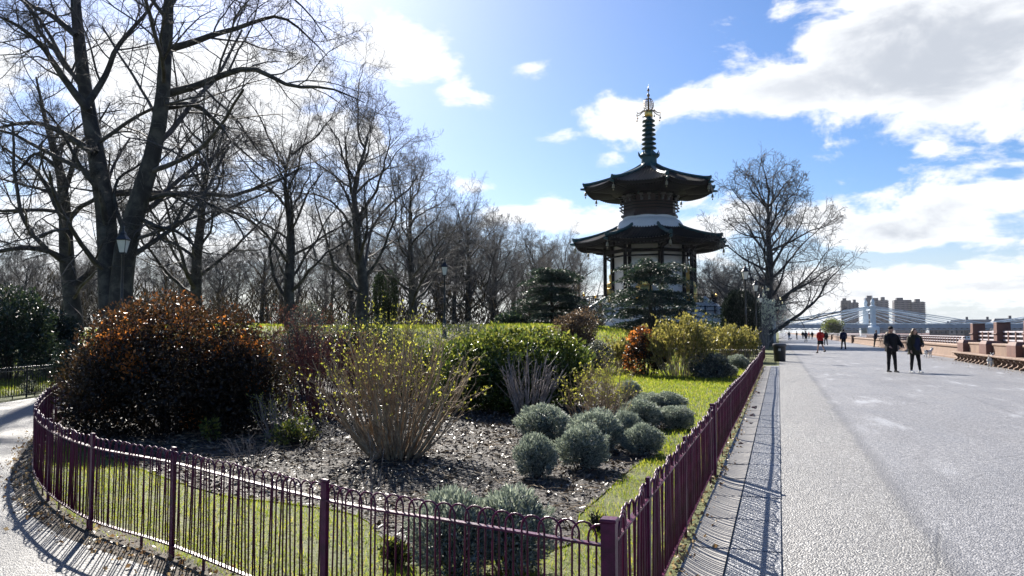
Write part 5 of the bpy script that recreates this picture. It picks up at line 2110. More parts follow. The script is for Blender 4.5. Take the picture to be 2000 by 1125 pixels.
# ------------------------------------------------------------------ litter bin
bp = G(1523, 706)
root = empty('litter_bin', bp, PHI)
tag(root, 'dark round-cornered litter bin at the end of the maroon railing', 'bin')
mb = MB()
mb.lathe([(0.27, 0), (0.29, 0.03), (0.32, 0.78), (0.33, 0.80)], 20)
mb.build('bin_body', paint_mat('bin_plastic', (0.012, 0.014, 0.018), (0.02, 0.022, 0.028), 0.4, 6), root, True, angle=40)
mb = MB()
mb.lathe([(0.345, 0.79), (0.355, 0.81), (0.355, 0.88), (0.33, 0.93), (0.22, 0.955), (0.0, 0.96)], 20)
mb.build('lid', paint_mat('bin_lid', (0.03, 0.03, 0.034), (0.05, 0.05, 0.055), 0.4, 6), root, True, angle=40)
mb = MB()
mb.box((-0.345, 0.0, 0.62), (0.012, 0.12, 0.12), bev=0.003)
mb.build('sticker', paint_mat('pale_sticker', (0.5, 0.5, 0.48), (0.4, 0.4, 0.4), 0.5, 6), root)

# ------------------------------------------------------------------ river parapet
PAR = empty('river_parapet', P(0, 10.5), PHI)
tag(PAR, 'low pink stone river wall with coping and pale rails along the promenade', 'wall')


def wall_seg(L, name='wall_panel'):
    """a length of battered wall with coping, local x along, -y towards the river"""
    mb = MB()
    prof = [(0.16, 0), (0.16, 0.10), (0.05, 0.14), (0.0, 0.62), (0.0, 0.66), (0.09, 0.70), (0.09, 0.80), (0.02, 0.86), (-0.42, 0.86), (-0.50, 0.80), (-0.50, 0)]
    vs = [(0, y, z) for y, z in prof] + [(L, y, z) for y, z in prof]
    k = len(prof)
    fs = [(i, i + 1, k + i + 1, k + i)[::-1] for i in range(k - 1)] + [tuple(range(k)), tuple(range(2 * k - 1, k - 1, -1))]
    mb.add(vs, fs)
    return mb.mesh(name, M['pink_stone'])


WL = 7.4
wm = wall_seg(WL - 0.02)
pmesh = MB()
pmesh.box((0, 0.0, 0.5), (1.05, 1.0, 1.0), bev=0.03, taper=0.94)
pmesh.box((0, 0.0, 1.04), (1.15, 1.1, 0.12), bev=0.03)
pmesh = pmesh.mesh('pier', M['pink_stone'])
M['rail_white'] = paint_mat('pale_rail_paint', (0.55, 0.52, 0.55), (0.45, 0.42, 0.46), 0.4, 5)
rm = MB()
for z in (0.98, 1.16, 1.30):
    rm.bar((0, -0.2, z), (WL, -0.2, z), 0.07, 0.05)
rmesh = rm.mesh('rail', M['rail_white'])
bmesh_ = MB()
bmesh_.box((0, -0.2, 1.06), (0.13, 0.10, 0.44), bev=0.02)
bmesh_ = bmesh_.mesh('baluster', M['granite'])
a0 = 46.5
for i in range(30):
    a = a0 + i * WL
    link('wall_panel', wm, PAR, (a, 0, 0))
    link('rail', rmesh, PAR, (a, 0, 0))
    if i in (4, 9, 15, 21, 27):
        link('pier', pmesh, PAR, (a, -0.15, 0))
    nb = 9
    if i < 7:
        for k in range(nb):
            link('baluster', bmesh_, PAR, (a + 0.4 + k * WL / nb, 0, 0))
wl2 = MB()
link('wall_panel', wall_seg(1000, 'wall_panel'), PAR, (a0 + 30 * WL, 0, 0))

# the bay with tall piers and the long stone bench
BAY = empty('parapet_bay', P(0, 10.4), PHI)
tag(BAY, 'raised parapet bay of pink stone with tall square piers and pale rails', 'wall')
pier = MB()
pier.box((0, -0.42, 0.98), (0.62, 0.62, 1.96), taper=0.93, bev=0.02)
pier.box((0, -0.42, 1.46), (0.70, 0.70, 0.05), bev=0.015)
pier.box((0, -0.42, 1.985), (0.60, 0.60, 0.06), bev=0.02)
pier = pier.mesh('pier', M['granite'])
ped = MB()
ped.box((0, 0.14, 0.50), (1.35, 0.72, 1.0), bev=0.02)
ped.box((0, 0.14, 1.05), (1.35, 0.72, 0.16), taper=0.8, bev=0.01)
ped = ped.mesh('pedestal', M['granite'])
pan = MB()
pan.box((0, 0.0, 0.46), (4.78, 0.44, 0.92), bev=0.01)
pan.box((0, -0.05, 0.96), (4.78, 0.62, 0.12), bev=0.03)
pan = pan.mesh('wall_panel', M['pink_stone'])
brl = MB()
for z in (1.16, 1.36, 1.56):
    brl.bar((-2.3, -0.42, z), (2.3, -0.42, z), 0.08, 0.07)
brl = brl.mesh('rail', M['rail_white'])
bb = MB().box((0, -0.42, 1.30), (0.16, 0.12, 0.56), bev=0.02).mesh('baluster', M['granite'])
for i in range(7):
    a = 43.8 - i * 4.8
    link('pier', pier, BAY, (a + 0.3, 0, 0))
    link('pedestal', ped, BAY, (a, 0, 0))
    link('wall_panel', pan, BAY, (a - 2.4, 0, 0))
    link('rail', brl, BAY, (a - 2.1, 0, 0))
    for k in (-1.0, 0.0, 1.0):
        link('baluster', bb, BAY, (a - 2.1 + k * 1.2, 0, 0))
BEN = empty('stone_bench', P(0, 9.95), PHI)
tag(BEN, 'long stone bench on scrolled brackets along the parapet bay', 'bench')
sl = MB().box((0, 0, 0), (2.39, 0.58, 0.09), bev=0.02).mesh('seat', M['pink_stone'])
bk = MB()
prof = [(0.24, 0.0), (0.24, 0.07), (0.12, 0.12), (0.08, 0.20), (0.14, 0.27), (0.23, 0.33), (0.24, 0.41), (-0.24, 0.41), (-0.24, 0.0)]
vs = [(-0.07, y, z) for y, z in prof] + [(0.07, y, z) for y, z in prof]
k = len(prof)
bk.add(vs, [(i, (i + 1) % k, k + (i + 1) % k, k + i)[::-1] for i in range(k)] + [tuple(range(k)), tuple(range(2 * k - 1, k - 1, -1))])
bk = bk.mesh('bracket', M['pink_stone'])
for i in range(13):
    link('seat', sl, BEN, (43.3 - i * 2.4, 0.05, 0.46))
    for j in range(3):
        link('bracket', bk, BEN, (43.3 - i * 2.4 + 0.9 - j * 0.8, 0.03, 0.005))

# ------------------------------------------------------------------ bridge and the far bank
M['bridge'] = stone_mat('pale_blue_bridge_paint', (0.68, 0.74, 0.78), (0.60, 0.66, 0.70), 0.5, 0.3, 0.05)
M['bridge_deck'] = stone_mat('grey_blue_bridge_paint', (0.34, 0.38, 0.45), (0.28, 0.32, 0.38), 0.6, 0.3, 0.05)
M['brick_far'] = stone_mat('hazed_brick', (0.150, 0.147, 0.155), (0.115, 0.113, 0.120), 0.8, 0.1, 0.05)  # grey of the distant haze mixed into the brick colour
M['brick_pale'] = stone_mat('pale_brick', (0.42, 0.36, 0.32), (0.34, 0.30, 0.27), 0.8, 0.1, 0.05)
M['slate'] = stone_mat('slate_roof', (0.12, 0.125, 0.14), (0.09, 0.095, 0.105), 0.6, 0.2, 0.05)
M['win'] = paint_mat('window_glass', (0.03, 0.04, 0.05), (0.05, 0.06, 0.075), 0.12, 0.5, 0.6)
BRA = 480.0


def bridge():
    root = empty('suspension_bridge', P(BRA, 11, -3.6), PHI + R(9))
    tag(root, 'pale blue and white cable-stayed bridge with slim paired towers across the river', 'bridge')
    # local: x along the promenade, -y across the river
    zo = 3.6
    deck = MB()
    deck.box((0, -95, 4.6 + zo), (12.5, 330, 1.3))
    deck.box((-6.4, -95, 4.9 + zo), (0.3, 330, 2.3))
    deck.box((6.4, -95, 4.9 + zo), (0.3, 330, 2.3))
    dk = deck.build('deck', M['bridge_deck'], root)
    rl = MB()
    for x in (-6.4, 6.4):
        rl.box((x, -95, 6.5 + zo), (0.2, 330, 0.15))
        for k in range(110):
            rl.box((x, 70 - k * 3.0, 6.2 + zo), (0.15, 0.15, 0.7))
    tag(rl.build('parapet_rail', M['bridge'], dk), kind='stuff')
    for ty in (-40.0, -162.0):
        for x in (-7.4, 7.4):
            t = MB()
            t.lathe([(3.4, -4), (3.4, 4.2 + zo), (2.6, 5.0 + zo)], 16, (x, ty, 0))
            t.lathe([(1.75, 5.0 + zo), (1.75, 6.3 + zo), (1.35, 6.6 + zo), (1.25, 15.5 + zo), (1.6, 15.9 + zo), (1.6, 16.5 + zo), (1.0, 16.8 + zo), (0.95, 18.2 + zo), (1.2, 18.5 + zo), (0.85, 19.6 + zo), (0.25, 20.6 + zo), (0.06, 22.6 + zo)], 12, (x, ty, 0))
            for k in range(8):
                q = k * math.pi / 4
                t.tube([(x + 1.45 * math.cos(q), ty + 1.45 * math.sin(q), 6.6 + zo), (x + 1.32 * math.cos(q), ty + 1.32 * math.sin(q), 15.6 + zo)], 0.16, 5)
            t.build('tower', M['bridge'], root, True, angle=40)
        st = MB()
        st.box((0, ty, 14.6 + zo), (13.5, 0.9, 1.0))
        st.box((0, ty, 12.4 + zo), (13.5, 0.6, 0.5))
        st.bar((-6.8, ty, 12.6 + zo), (0, ty, 14.3 + zo), 0.3, 0.3)
        st.bar((6.8, ty, 12.6 + zo), (0, ty, 14.3 + zo), 0.3, 0.3)
        st.build('portal_beam', M['bridge'], root)
        for x in (-7.4, 7.4):
            for sg in (-1, 1):
                for k, (dist, z) in enumerate([(8, 9.5), (20, 13.2), (32, 14.2), (44, 15.2), (57, 15.8), (64, 16.3)]):
                    end = ty + sg * dist
                    if end > 28:
                        end = 28
                    c = MB().tube([(x, ty, z + zo), (x * 0.9, end, 5.6 + zo)], 0.24 if k % 2 else 0.17, 6)
                    c.build('cable', M['bridge'], root)
    tr = MB()
    for y in np.arange(60, -250, -6.0):
        tr.bar((-6, y, 3.9 + zo), (-6, y - 3, 2.9 + zo), 0.3, 0.3)
        tr.bar((-6, y - 3, 2.9 + zo), (-6, y - 6, 3.9 + zo), 0.3, 0.3)
    tr.box((-6, -95, 2.9 + zo), (0.3, 330, 0.35))
    tr.build('under_truss', M['bridge_deck'], root)


bridge()


def tower_block(x, ytop, wpx, Y, label, seed):
    """brick tower of stepped slabs with balcony rows and roof housings"""
    rg = np.random.default_rng(seed)
    p = AT(x, 640, Y)
    w = wpx / 1500.0 * Y
    h = AT(x, ytop, Y).z
    root = empty('tower_block', (p.x, Y, 0), R(-18))
    tag(root, label, 'building', 'brick tower blocks over the river')
    parts = [(-0.22, 0.58, 1.0), (0.26, 0.50, 0.93)]
    wb = MB()
    for (ox, ww, hh) in parts:
        wb.box((ox * w, 0, h * hh * 0.94 / 2), (ww * w, 0.6 * w, h * hh * 0.94))
    wb.build('wall', M['brick_far'], root)
    rb = MB()
    rb.box((-0.30 * w, 0, h * 0.97), (0.22 * w, 0.3 * w, h * 0.075))
    rb.box((0.30 * w, 0, h * 0.92), (0.16 * w, 0.3 * w, h * 0.09))
    rb.build('roof_housing', M['brick_far'], root)
    fl = h / 18
    fb_ = MB()
    for f in range(1, 17):
        fb_.box((0.02 * w, -0.302 * w, f * fl), (0.98 * w, 0.35, fl * 0.12))
    fb_.build('floor_bands', M['brick_pale'], root)
    bm_ = MB().box((0, 0, 0), (0.10 * w, 0.5, fl * 0.42)).mesh('balcony', M['brick_pale'])
    wm_ = MB().box((0, 0, 0), (0.09 * w, 0.12, fl * 0.50)).mesh('window', M['win'])
    for f in range(1, 16):
        for k in range(5):
            xx = -0.44 * w + k * 0.215 * w
            link('window', wm_, root, (xx, -0.3 * w - 0.03, f * fl + fl * 0.6))
        for xx in (-0.51, 0.50):
            link('balcony', bm_, root, (xx * w, -0.27 * w, f * fl + fl * 0.3))
    return root


tower_block(1660, 583, 30, 1000, 'brown brick tower block partly behind the right plane branches', 1)
tower_block(1712, 578, 40, 1050, 'tallest brick tower block directly behind the bridge tower', 2)
tower_block(1775, 582, 52, 960, 'broad twin brick tower block standing clear of the bridge tower', 3)

# the far bank: land, trees and houses
fb = MB()
c = [P(700, 150, -0.5), P(700, 1800, 0), P(-900, 1800, 0), P(-900, 245, 0), P(300, 240, -0.2), P(560, 225, -0.2)]
q0 = AT(1650, 650, 640)
q1 = AT(1800, 650, 560)
q2 = AT(2060, 650, 470)
q3 = AT(2600, 650, 420)
far_pts = [Vector((q.x, q.y, 0)) for q in (q0, q1, q2, q3)]
back = [Vector((q.x * 4.5, q.y * 4.5, 0)) for q in (q3, q2, q1, q0)]
ring = far_pts + back
vs = [(p.x, p.y, -0.3) for p in ring] + [(p.x, p.y, -4.5) for p in ring]
k = len(ring)
fb = MB().add(vs, [tuple(range(k))] + [(i, (i + 1) % k, k + (i + 1) % k, k + i) for i in range(k)])
bank = fb.build('far_bank', M['granite'])
if bank.data.polygons[0].normal.z < 0:
    bank.data.flip_normals()
tag(bank, kind='structure')

rg = np.random.default_rng(77)
HOUSE = []
hx = 1838
i = 0
while hx < 2015:
    Y = 600 - (hx - 1650) * 0.3 + rg.uniform(-10, 30)
    w = rg.uniform(9, 20)
    hgt = rg.uniform(4.5, 6.0) if hx < 1870 else rg.uniform(5.5, 8.0)
    p = AT(hx, 640, Y)
    pale = i % 3 == 1
    names = ['terraced house of brown brick', 'pale stone fronted house', 'mansion block of brown brick']
    where = ['beyond the bridge deck', 'above the far river wall', 'behind the bare trees of the far bank']
    root = empty('riverside_house', (p.x, Y, -0.3), R(-28 + rg.uniform(-6, 6)))
    tag(root, ['brown brick riverside terrace with a long slate roof beyond the bridge deck', 'pale fronted riverside house beside the brown brick terrace', 'brown brick mansion block next to the pale riverside house', 'narrow brown brick house at the end of the riverside row', 'second pale fronted house in the riverside row behind the bridge cables'][i % 5], 'house', 'houses on the far bank')
    MB().box((0, 0, hgt / 2), (w, 12, hgt)).build('wall', M['brick_pale'] if pale else M['brick_far'], root)
    rf = MB()
    rf.add([(-w / 2 - .3, -6.3, hgt), (w / 2 + .3, -6.3, hgt), (w / 2 + .3, 6.3, hgt), (-w / 2 - .3, 6.3, hgt), (-w / 2 + 1.5, -2.5, hgt + 3), (w / 2 - 1.5, -2.5, hgt + 3), (w / 2 - 1.5, 2.5, hgt + 3), (-w / 2 + 1.5, 2.5, hgt + 3)], [(3, 2, 1, 0), (4, 5, 6, 7), (0, 1, 5, 4), (1, 2, 6, 5), (2, 3, 7, 6), (3, 0, 4, 7)])
    ro = rf.build('roof', M['slate'], root)
    MB().box((w * 0.3, 0, hgt + 3.2), (1.4, 2.2, 3.2)).build('chimney', M['brick_far'], ro)
    wm_ = MB().box((0, 0, 0), (1.1, 0.15, 1.7)).mesh('window', M['win'])
    for f in range(int(hgt // 3)):
        for kx in np.arange(-w / 2 + 1.6, w / 2 - 1, 3.0):
            link('window', wm_, root, (kx, -6.04, 1.8 + f * 3.0))
    hx += w / Y * 1500 * 0.95
    i += 1
# bare trees along the far bank
for i, x in enumerate(np.arange(1800, 2010, 17)):
    Y = 560 - (x - 1650) * 0.28
    p = AT(x, 640, Y)
    tm, cm, h = PT[keys[i % 3]]
    put_tree(tm, cm, (p.x, Y, -0.3), i * 1.1, 7.5 / h, 'small bare tree on the far bank beneath the bridge line', 'bare trees on the far bank')

# moored boats under the bridge
for i, (x, Y, L, lab) in enumerate([(1690, 430, 16, 'white moored houseboat near the foot of the bridge tower'), (1900, 400, 14, 'pale cabin boat moored beyond the balusters')]):
    p = AT(x, 650, Y)
    root = empty('moored_boat', (p.x, Y, -3.6), R(-10))
    tag(root, lab, 'boat')
    hl = MB()
    hl.add([(-L / 2, -1.8, 1.2), (L * .35, -1.8, 1.2), (L / 2, 0, 1.6), (L * .35, 1.8, 1.2), (-L / 2, 1.8, 1.2), (-L / 2 + .4, -1.4, -.3), (L * .33, -1.4, -.3), (L / 2 - 1, 0, -.3), (L * .33, 1.4, -.3), (-L / 2 + .4, 1.4, -.3)], [(0, 1, 2, 3, 4), (0, 5, 6, 1), (1, 6, 7, 2), (2, 7, 8, 3), (3, 8, 9, 4), (4, 9, 5, 0), (9, 8, 7, 6, 5)])
    hl.build('hull', M['plaster'], root)
    MB().box((-L * .08, 0, 2.1), (L * .55, 2.6, 1.9), bev=0.1).build('cabin', M['plaster'], root)
    for kx in range(5):
        MB().box((-L * .3 + kx * L * .11, -1.31, 2.3), (L * .06, 0.05, 0.7)).build('window', M['win'], root)

# ------------------------------------------------------------------ people and dogs
def flat_mat(name, c, rough=0.8, spec=0.25):
    m, n, out = new_mat(name)
    v = objco(n)
    f = n.noise(v, 9, 5, 0.6)
    w = n.noise(v, 60, 3, 0.6)
    col = n.mix(n.smooth(f, 0.35, 0.7), (*c, 1), (c[0] * .7, c[1] * .7, c[2] * .7, 1))
    n.link(principled(n, col, rough, spec, 0, bump(n, n.math('ADD', f, n.math('MULTIPLY', w, 0.3)), 0.4, 0.03)), out.inputs[0])
    return m


CL = dict(skin=flat_mat('skin', (0.50, 0.30, 0.22), 0.55), black=flat_mat('black_cloth', (0.012, 0.012, 0.014)), navy=flat_mat('navy_cloth', (0.012, 0.016, 0.045)),
          red=flat_mat('red_cloth', (0.45, 0.018, 0.015)), olive=flat_mat('dark_olive_cloth', (0.028, 0.026, 0.014)), white=flat_mat('white_leather', (0.65, 0.65, 0.63), 0.5), grey=flat_mat('grey_cloth', (0.10, 0.10, 0.11)),
          hairb=flat_mat('brown_hair', (0.10, 0.06, 0.03), 0.45), hairk=flat_mat('dark_hair', (0.015, 0.012, 0.010), 0.4), hairg=flat_mat('pale_hair', (0.45, 0.40, 0.34), 0.5), fur=flat_mat('pale_fur_trim', (0.42, 0.36, 0.27)), blue=flat_mat('pale_blue_cloth', (0.20, 0.30, 0.48)))


def fused(name, chains, mat, parent, voxel=0.016, smooth=6):
    """limb chains melted into one continuous skin"""
    mb = MB()
    for pts, rad in chains:
        if len(pts) == 1:
            x, y, z = pts[0]
            rx, ry, rz_ = rad
            prof = []
            vs, fs = [], []
            n1, n2 = 8, 12
            for i in range(n1 + 1):
                t = math.pi * i / n1
                for j in range(n2):
                    q = 2 * math.pi * j / n2
                    vs.append((x + rx * math.sin(t) * math.cos(q), y + ry * math.sin(t) * math.sin(q), z - rz_ * math.cos(t)))
            for i in range(n1):
                for j in range(n2):
                    j2 = (j + 1) % n2
                    fs.append((i * n2 + j, i * n2 + j2, i * n2 + n2 + j2, i * n2 + n2 + j))
            mb.add(vs, fs)
        else:
            mb.tube(pts, rad, 10)
            for p, r in ((pts[0], rad[0]), (pts[-1], rad[-1])):
                pass
    me = mb.mesh(name, mat, True)
    o = link(name, me, parent)
    rm_ = o.modifiers.new('fuse', 'REMESH')
    rm_.mode = 'VOXEL'
    rm_.voxel_size = voxel
    rm_.use_smooth_shade = True
    sm_ = o.modifiers.new('soften', 'SMOOTH')
    sm_.factor = 0.5
    sm_.iterations = smooth
    dg = bpy.context.evaluated_depsgraph_get()
    ev = o.evaluated_get(dg)
    new = bpy.data.meshes.new_from_object(ev)
    o.modifiers.clear()
    o.data = new
    if mat and not new.materials:
        new.materials.append(mat)
    return o


def ell(c, r):
    return ([c], r)


def person(loc, facing, label, look, h=1.75, stride=0.0, arms=((0.1, 0.3), (0.1, 0.3)), voxel=0.016, lean=0.0, group=None, knee=0.0):
    """figure facing local -y; stride swings the legs, arms = (forward swing, elbow bend) for each side"""
    root = empty('person', loc, facing)
    root.scale = (h / 1.75,) * 3
    root.rotation_euler = (-lean, 0, facing)
    tag(root, label, 'person', group)
    body, J = [], {}
    hipz, shz = 0.90, 1.42
    body.append(([(0, 0.0, 0.86), (0, 0.0, 1.00), (0, -0.01, 1.15), (0, -0.01, 1.32), (0, 0, 1.42), (0, 0, 1.47)], [0.155, 0.145, 0.135, 0.155, 0.13, 0.06]))
    body.append(([(-0.17, 0, 1.40), (0, 0, 1.42), (0.17, 0, 1.40)], [0.062, 0.085, 0.062]))
    body.append(([(0, 0, 1.44), (0, -0.015, 1.55)], [0.058, 0.055]))
    body.append(ell((0, -0.015, 1.635), (0.078, 0.098, 0.115)))
    body.append(([(0, -0.105, 1.655), (0, -0.125, 1.62)], [0.012, 0.017]))            # nose
    body.append(([(0, -0.085, 1.555), (0, -0.075, 1.545)], [0.03, 0.03]))             # chin
    for s in (-1, 1):
        body.append(ell((s * 0.08, 0.0, 1.63), (0.014, 0.022, 0.03)))                # ears
    for i, s in enumerate((-1, 1)):
        sw = stride * s
        hip = (s * 0.09, 0, 0.90)
        kn = (s * 0.10, -0.45 * math.sin(sw) - 0.02, 0.90 - 0.42 * math.cos(sw))
        bend = knee if sw < 0 else 0.0
        an = (s * 0.10, kn[1] - 0.40 * math.sin(sw * 0.8 - bend), kn[2] - 0.41 * math.cos(sw * 0.8 - bend))
        body.append(([hip, kn, an], [0.088, 0.056, 0.040]))
        calf = tuple(kn[k] * .68 + an[k] * .32 for k in range(3))
        body.append(ell((calf[0], calf[1] + 0.012, calf[2]), (0.052, 0.056, 0.11)))
        body.append(([(an[0], an[1] + 0.04, an[2] - 0.035), (an[0], an[1] - 0.08, an[2] - 0.05), (an[0] + s * .01, an[1] - 0.17, an[2] - 0.06)], [0.042, 0.042, 0.030]))
        J['leg', i] = (hip, kn, an)
        fw, el_ = arms[i]
        sh = (s * 0.195, 0, 1.405)
        out = 0.07
        eb = (s * (0.195 + out + 0.02), -0.29 * math.sin(fw), 1.405 - 0.29 * math.cos(fw))
        wr_ = (s * (0.195 + out + 0.01 - 0.16 * (el_ > 0.9)), eb[1] - 0.25 * math.sin(fw + el_), eb[2] - 0.25 * math.cos(fw + el_))
        body.append(([sh, eb, wr_], [0.055, 0.043, 0.030]))
        dv = Vector(wr_) - Vector(eb)
        dv.normalize()
        pm = Vector(wr_) + dv * 0.045
        body.append(([wr_, tuple(pm), tuple(pm + dv * 0.03)], [0.026, 0.036, 0.030]))
        sd = Vector((0, -1, 0)).cross(dv)
        if sd.length < .2:
            sd = Vector((1, 0, 0))
        sd.normalize()
        for k, (o_, l_) in enumerate(((-.028, .060), (-.010, .072), (.010, .068), (.027, .052))):
            b0 = pm + dv * 0.035 + sd * o_
            body.append(([tuple(b0), tuple(b0 + dv * l_ * .55), tuple(b0 + dv * l_ * .9 + Vector((0, -.02, 0)))], [0.0095, 0.009, 0.008]))
        tb = pm - dv * 0.02 + sd * -.03
        body.append(([tuple(tb), tuple(tb + sd * -.025 + dv * .03), tuple(tb + sd * -.03 + dv * .055)], [0.012, 0.011, 0.009]))
        J['arm', i] = (sh, eb, wr_)
    fused('body', body, CL[look.get('skin', 'skin')], root, voxel * 1.0, 2)
    # trousers / leggings / shorts
    tr = [([(0, 0, 0.84), (0, 0, 0.93), (0, 0, 1.04)], [0.155, 0.165, 0.155])]
    for i in (0, 1):
        hip, kn, an = J['leg', i]
        if look.get('shorts'):
            kk = tuple(hip[k] * .35 + kn[k] * .65 for k in range(3))
            tr.append(([hip, kk], [0.115, 0.10]))
        else:
            lo = tuple(kn[k] * .06 + an[k] * .94 for k in range(3))
            tr.append(([hip, kn, lo], [0.105, 0.070, look.get('hem', 0.052)]))
            c_ = tuple(kn[k] * .68 + an[k] * .32 for k in range(3))
            tr.append(ell((c_[0], c_[1] + 0.012, c_[2]), (0.064, 0.068, 0.12)))
    fused('trousers', tr, CL[look['legs']], root, voxel, 3)
    for i in (0, 1):
        an = J['leg', i][2]
        sh_ = [([(an[0], an[1], an[2] + 0.05), (an[0], an[1] + .02, an[2] - 0.03)], [0.048, 0.052]), ([(an[0], an[1] + 0.06, an[2] - 0.045), (an[0], an[1] - 0.09, an[2] - 0.052), (an[0], an[1] - 0.19, an[2] - 0.066)], [0.050, 0.050, 0.034])]
        fused('shoe', sh_, CL[look['shoes']], root, voxel, 2)
    # coat
    hem = look.get('coat_hem', 0.92)
    puff = look.get('puff', 1.0)
    flare = look.get('flare', 1.0)
    ct = [([(0, 0.0, hem), (0, 0.0, (hem + 1.0) / 2), (0, 0.0, 1.06), (0, -0.01, 1.20), (0, 0, 1.34), (0, 0, 1.43), (0, 0, 1.50)], [0.20 * puff * flare, 0.195 * puff * flare ** .5, 0.18 * puff, 0.175 * puff, 0.182 * puff, 0.135 * puff, 0.085])]
    ct.append(([(-0.20, 0, 1.39), (0, 0, 1.43), (0.20, 0, 1.39)], [0.085 * puff, 0.105, 0.085 * puff]))
    for i in (0, 1):
        sh, eb, wr_ = J['arm', i]
        ct.append(([sh, eb, wr_], [0.088 * puff, 0.074 * puff, 0.054 * puff]))
    fused('coat', ct, CL[look['coat']], root, voxel, 3)
    if look.get('shirt'):
        fused('shirt', [([(0, -0.055 * puff, hem + 0.02), (0, -0.075 * puff, 1.1), (0, -0.08 * puff, 1.32), (0, -0.03, 1.46)], [0.15 * puff, 0.135 * puff, 0.12 * puff, 0.07])], CL[look['shirt']], root, voxel, 3)
    if look.get('hood'):
        fused('hood', [([(-0.15, 0.02, 1.45), (-0.09, 0.10, 1.50), (0.09, 0.10, 1.50), (0.15, 0.02, 1.45)], [0.05, 0.07, 0.07, 0.05])], CL[look['hood']], root, voxel, 3)
    hr = look.get('hair')
    if hr:
        hat = look.get('hairname') == 'beanie'
        hc = [ell((0, 0.0, 1.705), (0.094, 0.116, 0.088))] if hat else [ell((0, 0.012, 1.672), (0.088, 0.102, 0.098))]
        if look.get('long'):
            hc += [([(-0.075, 0.0, 1.66), (-0.095, 0.005, 1.55), (-0.10, -0.01, 1.44)], [0.045, 0.05, 0.04]), ([(0.075, 0.0, 1.66), (0.095, 0.005, 1.55), (0.10, -0.01, 1.44)], [0.045, 0.05, 0.04]), ([(0, 0.06, 1.66), (0, 0.08, 1.52), (0, 0.09, 1.40)], [0.09, 0.10, 0.08])]
        fused(look.get('hairname', 'hair'), hc, CL[hr], root, voxel, 2)
    return root


cp = G(1742, 727)
person(cp, 0.15, 'man in black padded coat and black beanie walking beside the woman, hands in pockets', dict(coat='black', legs='black', shoes='black', hair='black', hairname='beanie', hood='fur', coat_hem=0.80, puff=1.22, hem=0.055), 1.74, 0.10, ((0.30, 0.75), (0.30, 0.75)), 0.016)
cp = G(1788, 728)
person(cp, 0.15, 'woman with long brown hair in open dark coat over navy dress and white trainers', dict(coat='olive', legs='black', shoes='white', hair='hairb', long=True, shirt='navy', coat_hem=0.72, puff=1.2, flare=1.2, hood='fur', hem=0.05), 1.68, 0.16, ((0.15, 0.25), (0.2, 1.2)), 0.016)
cp = G(1603, 690)
person(cp, math.pi + 0.2, 'runner in a bright red jacket and black shorts seen from behind', dict(coat='red', legs='black', shoes='black', hair='hairg', shorts=True, coat_hem=0.90, puff=1.10), 1.80, 0.28, ((0.35, 1.3), (-0.35, 1.2)), 0.024, knee=0.5)
cp = G(1648, 682)
person(cp, math.pi + 0.1, 'walker in dark navy jacket and black trousers seen from behind', dict(coat='navy', legs='black', shoes='black', hair='hairk', coat_hem=0.90, puff=1.12, hem=0.06), 1.80, 0.18, ((0.1, 0.3), (-0.1, 0.3)), 0.024)
cp = P(84, 9.92)
person(cp, PHI, 'person in dark clothes leaning back against the river parapet', dict(coat='navy', legs='black', shoes='black', hair='hairk', coat_hem=0.92, puff=1.0), 1.76, 0.0, ((0.5, 1.1), (0.5, 1.1)), 0.026, lean=-0.16)
cp = P(80, 3.6)
cp = G(1613, 674)
person(cp, 0.2, 'person in black walking toward the runner in red', dict(coat='black', legs='black', shoes='black', hair='hairk', coat_hem=0.86, puff=1.1), 1.72, 0.18, ((0.2, 0.4), (-0.1, 0.4)), 0.026)
small = [(1541, 146, 'grey', 'blue', 'white', 'distant stroller in pale blue trousers beside a white dog on the far promenade'),
         (1556, 158, 'black', 'black', 'black', 'distant figure in black near the trees on the far promenade'),
         (1568, 170, 'black', 'grey', 'black', 'distant figure in black top and grey trousers on the far promenade'),
         (1574, 118, 'navy', 'black', 'black', 'distant walker in navy in the middle of the far promenade'),
         (1580, 182, 'red', 'black', 'black', 'distant figure in a red top among the far strollers'),
         (1586, 160, 'black', 'navy', 'black', 'distant figure in black top and navy trousers by the far trees')]
for i, (x, Y, co, le, sh_, lab) in enumerate(small):
    p = AT(x, 650, Y)
    a, b = AB(p.x, p.y)
    p = P(a, max(1.2, b))
    person(p, 0.3 + i, lab, dict(coat=co, legs=le, shoes=sh_, hair='hairk', coat_hem=0.9), 1.72, 0.15, ((0.1, 0.3), (-0.1, 0.3)), 0.035, group='distant strollers')


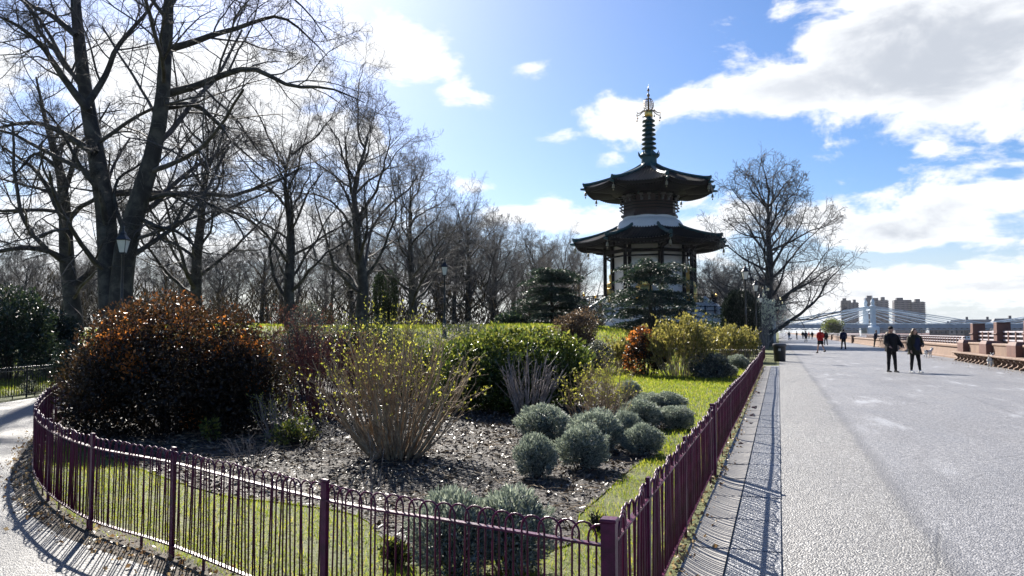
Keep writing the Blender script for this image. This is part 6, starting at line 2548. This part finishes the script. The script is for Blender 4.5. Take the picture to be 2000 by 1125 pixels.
def dog(loc, rz, label, L=0.55, patch='hairk'):
    """small terrier: chest, belly, jointed legs, neck, muzzle, ears, tail"""
    root = empty('dog', loc, rz)
    tag(root, label, 'dog')
    s = L / 0.55
    root.scale = (s,) * 3
    b = [([(0, 0.22, 0.30), (0, 0.10, 0.31), (0, -0.08, 0.30), (0, -0.20, 0.31)], [0.085, 0.085, 0.105, 0.10]),
         ([(0, -0.20, 0.33), (0, -0.28, 0.41), (0, -0.31, 0.46)], [0.085, 0.062, 0.062]), ell((0, -0.33, 0.475), (0.062, 0.072, 0.06)),
         ([(0, -0.37, 0.46), (0, -0.44, 0.445)], [0.042, 0.028]),
         ([(0, 0.25, 0.34), (0, 0.33, 0.42), (0, 0.34, 0.50)], [0.025, 0.018, 0.010])]
    for sx in (-1, 1):
        b.append(([(sx * 0.045, -0.17, 0.28), (sx * 0.05, -0.16, 0.16), (sx * 0.05, -0.175, 0.09), (sx * 0.05, -0.18, 0.02), (sx * 0.05, -0.21, 0.018)], [0.045, 0.028, 0.022, 0.022, 0.020]))
        b.append(([(sx * 0.05, 0.20, 0.28), (sx * 0.055, 0.15, 0.19), (sx * 0.055, 0.23, 0.12), (sx * 0.055, 0.21, 0.02), (sx * 0.055, 0.18, 0.018)], [0.06, 0.040, 0.024, 0.020, 0.020]))
        b.append(([(sx * 0.045, -0.30, 0.52), (sx * 0.06, -0.31, 0.565)], [0.024, 0.008]))
    fused('body', b, CL['white'], root, 0.012, 3)
    fused('dark_patch', [([(0.0, 0.19, 0.315), (0.0, 0.08, 0.325)], [0.088, 0.088]), ell((0.02, -0.325, 0.485), (0.06, 0.06, 0.058))], CL[patch], root, 0.012, 2)
    return root


dog(G(1813, 698), 2.0, 'small white dog with a dark patch sniffing along the river wall', 0.62)
dog(P(36.2, 9.6), 2.4, 'small white and black dog by the stone bench brackets', 0.62)
dog(AT(1545, 650, 148).xy.to_3d() if False else P(146, 2.6), 1.0, 'tiny looking white dog near the far strollers', 0.6)

# ------------------------------------------------------------------ air
HAZE = 0.00005
if HAZE:
    m, n, out = new_mat('pale_air')
    pv = n.n('ShaderNodeVolumePrincipled')
    pv.inputs['Color'].default_value = (0.90, 0.94, 1.0, 1)
    pv.inputs['Density'].default_value = HAZE
    pv.inputs['Anisotropy'].default_value = 0.2
    n.link(pv.outputs[0], out.inputs['Volume'])
    hb = MB().box((0, 1500, 25.0), (13000, 13000, 64.0))
    ho = hb.build('haze', m)
    tag(ho, 'thin pale haze hanging over the river and the far bank', 'haze', kind='stuff')
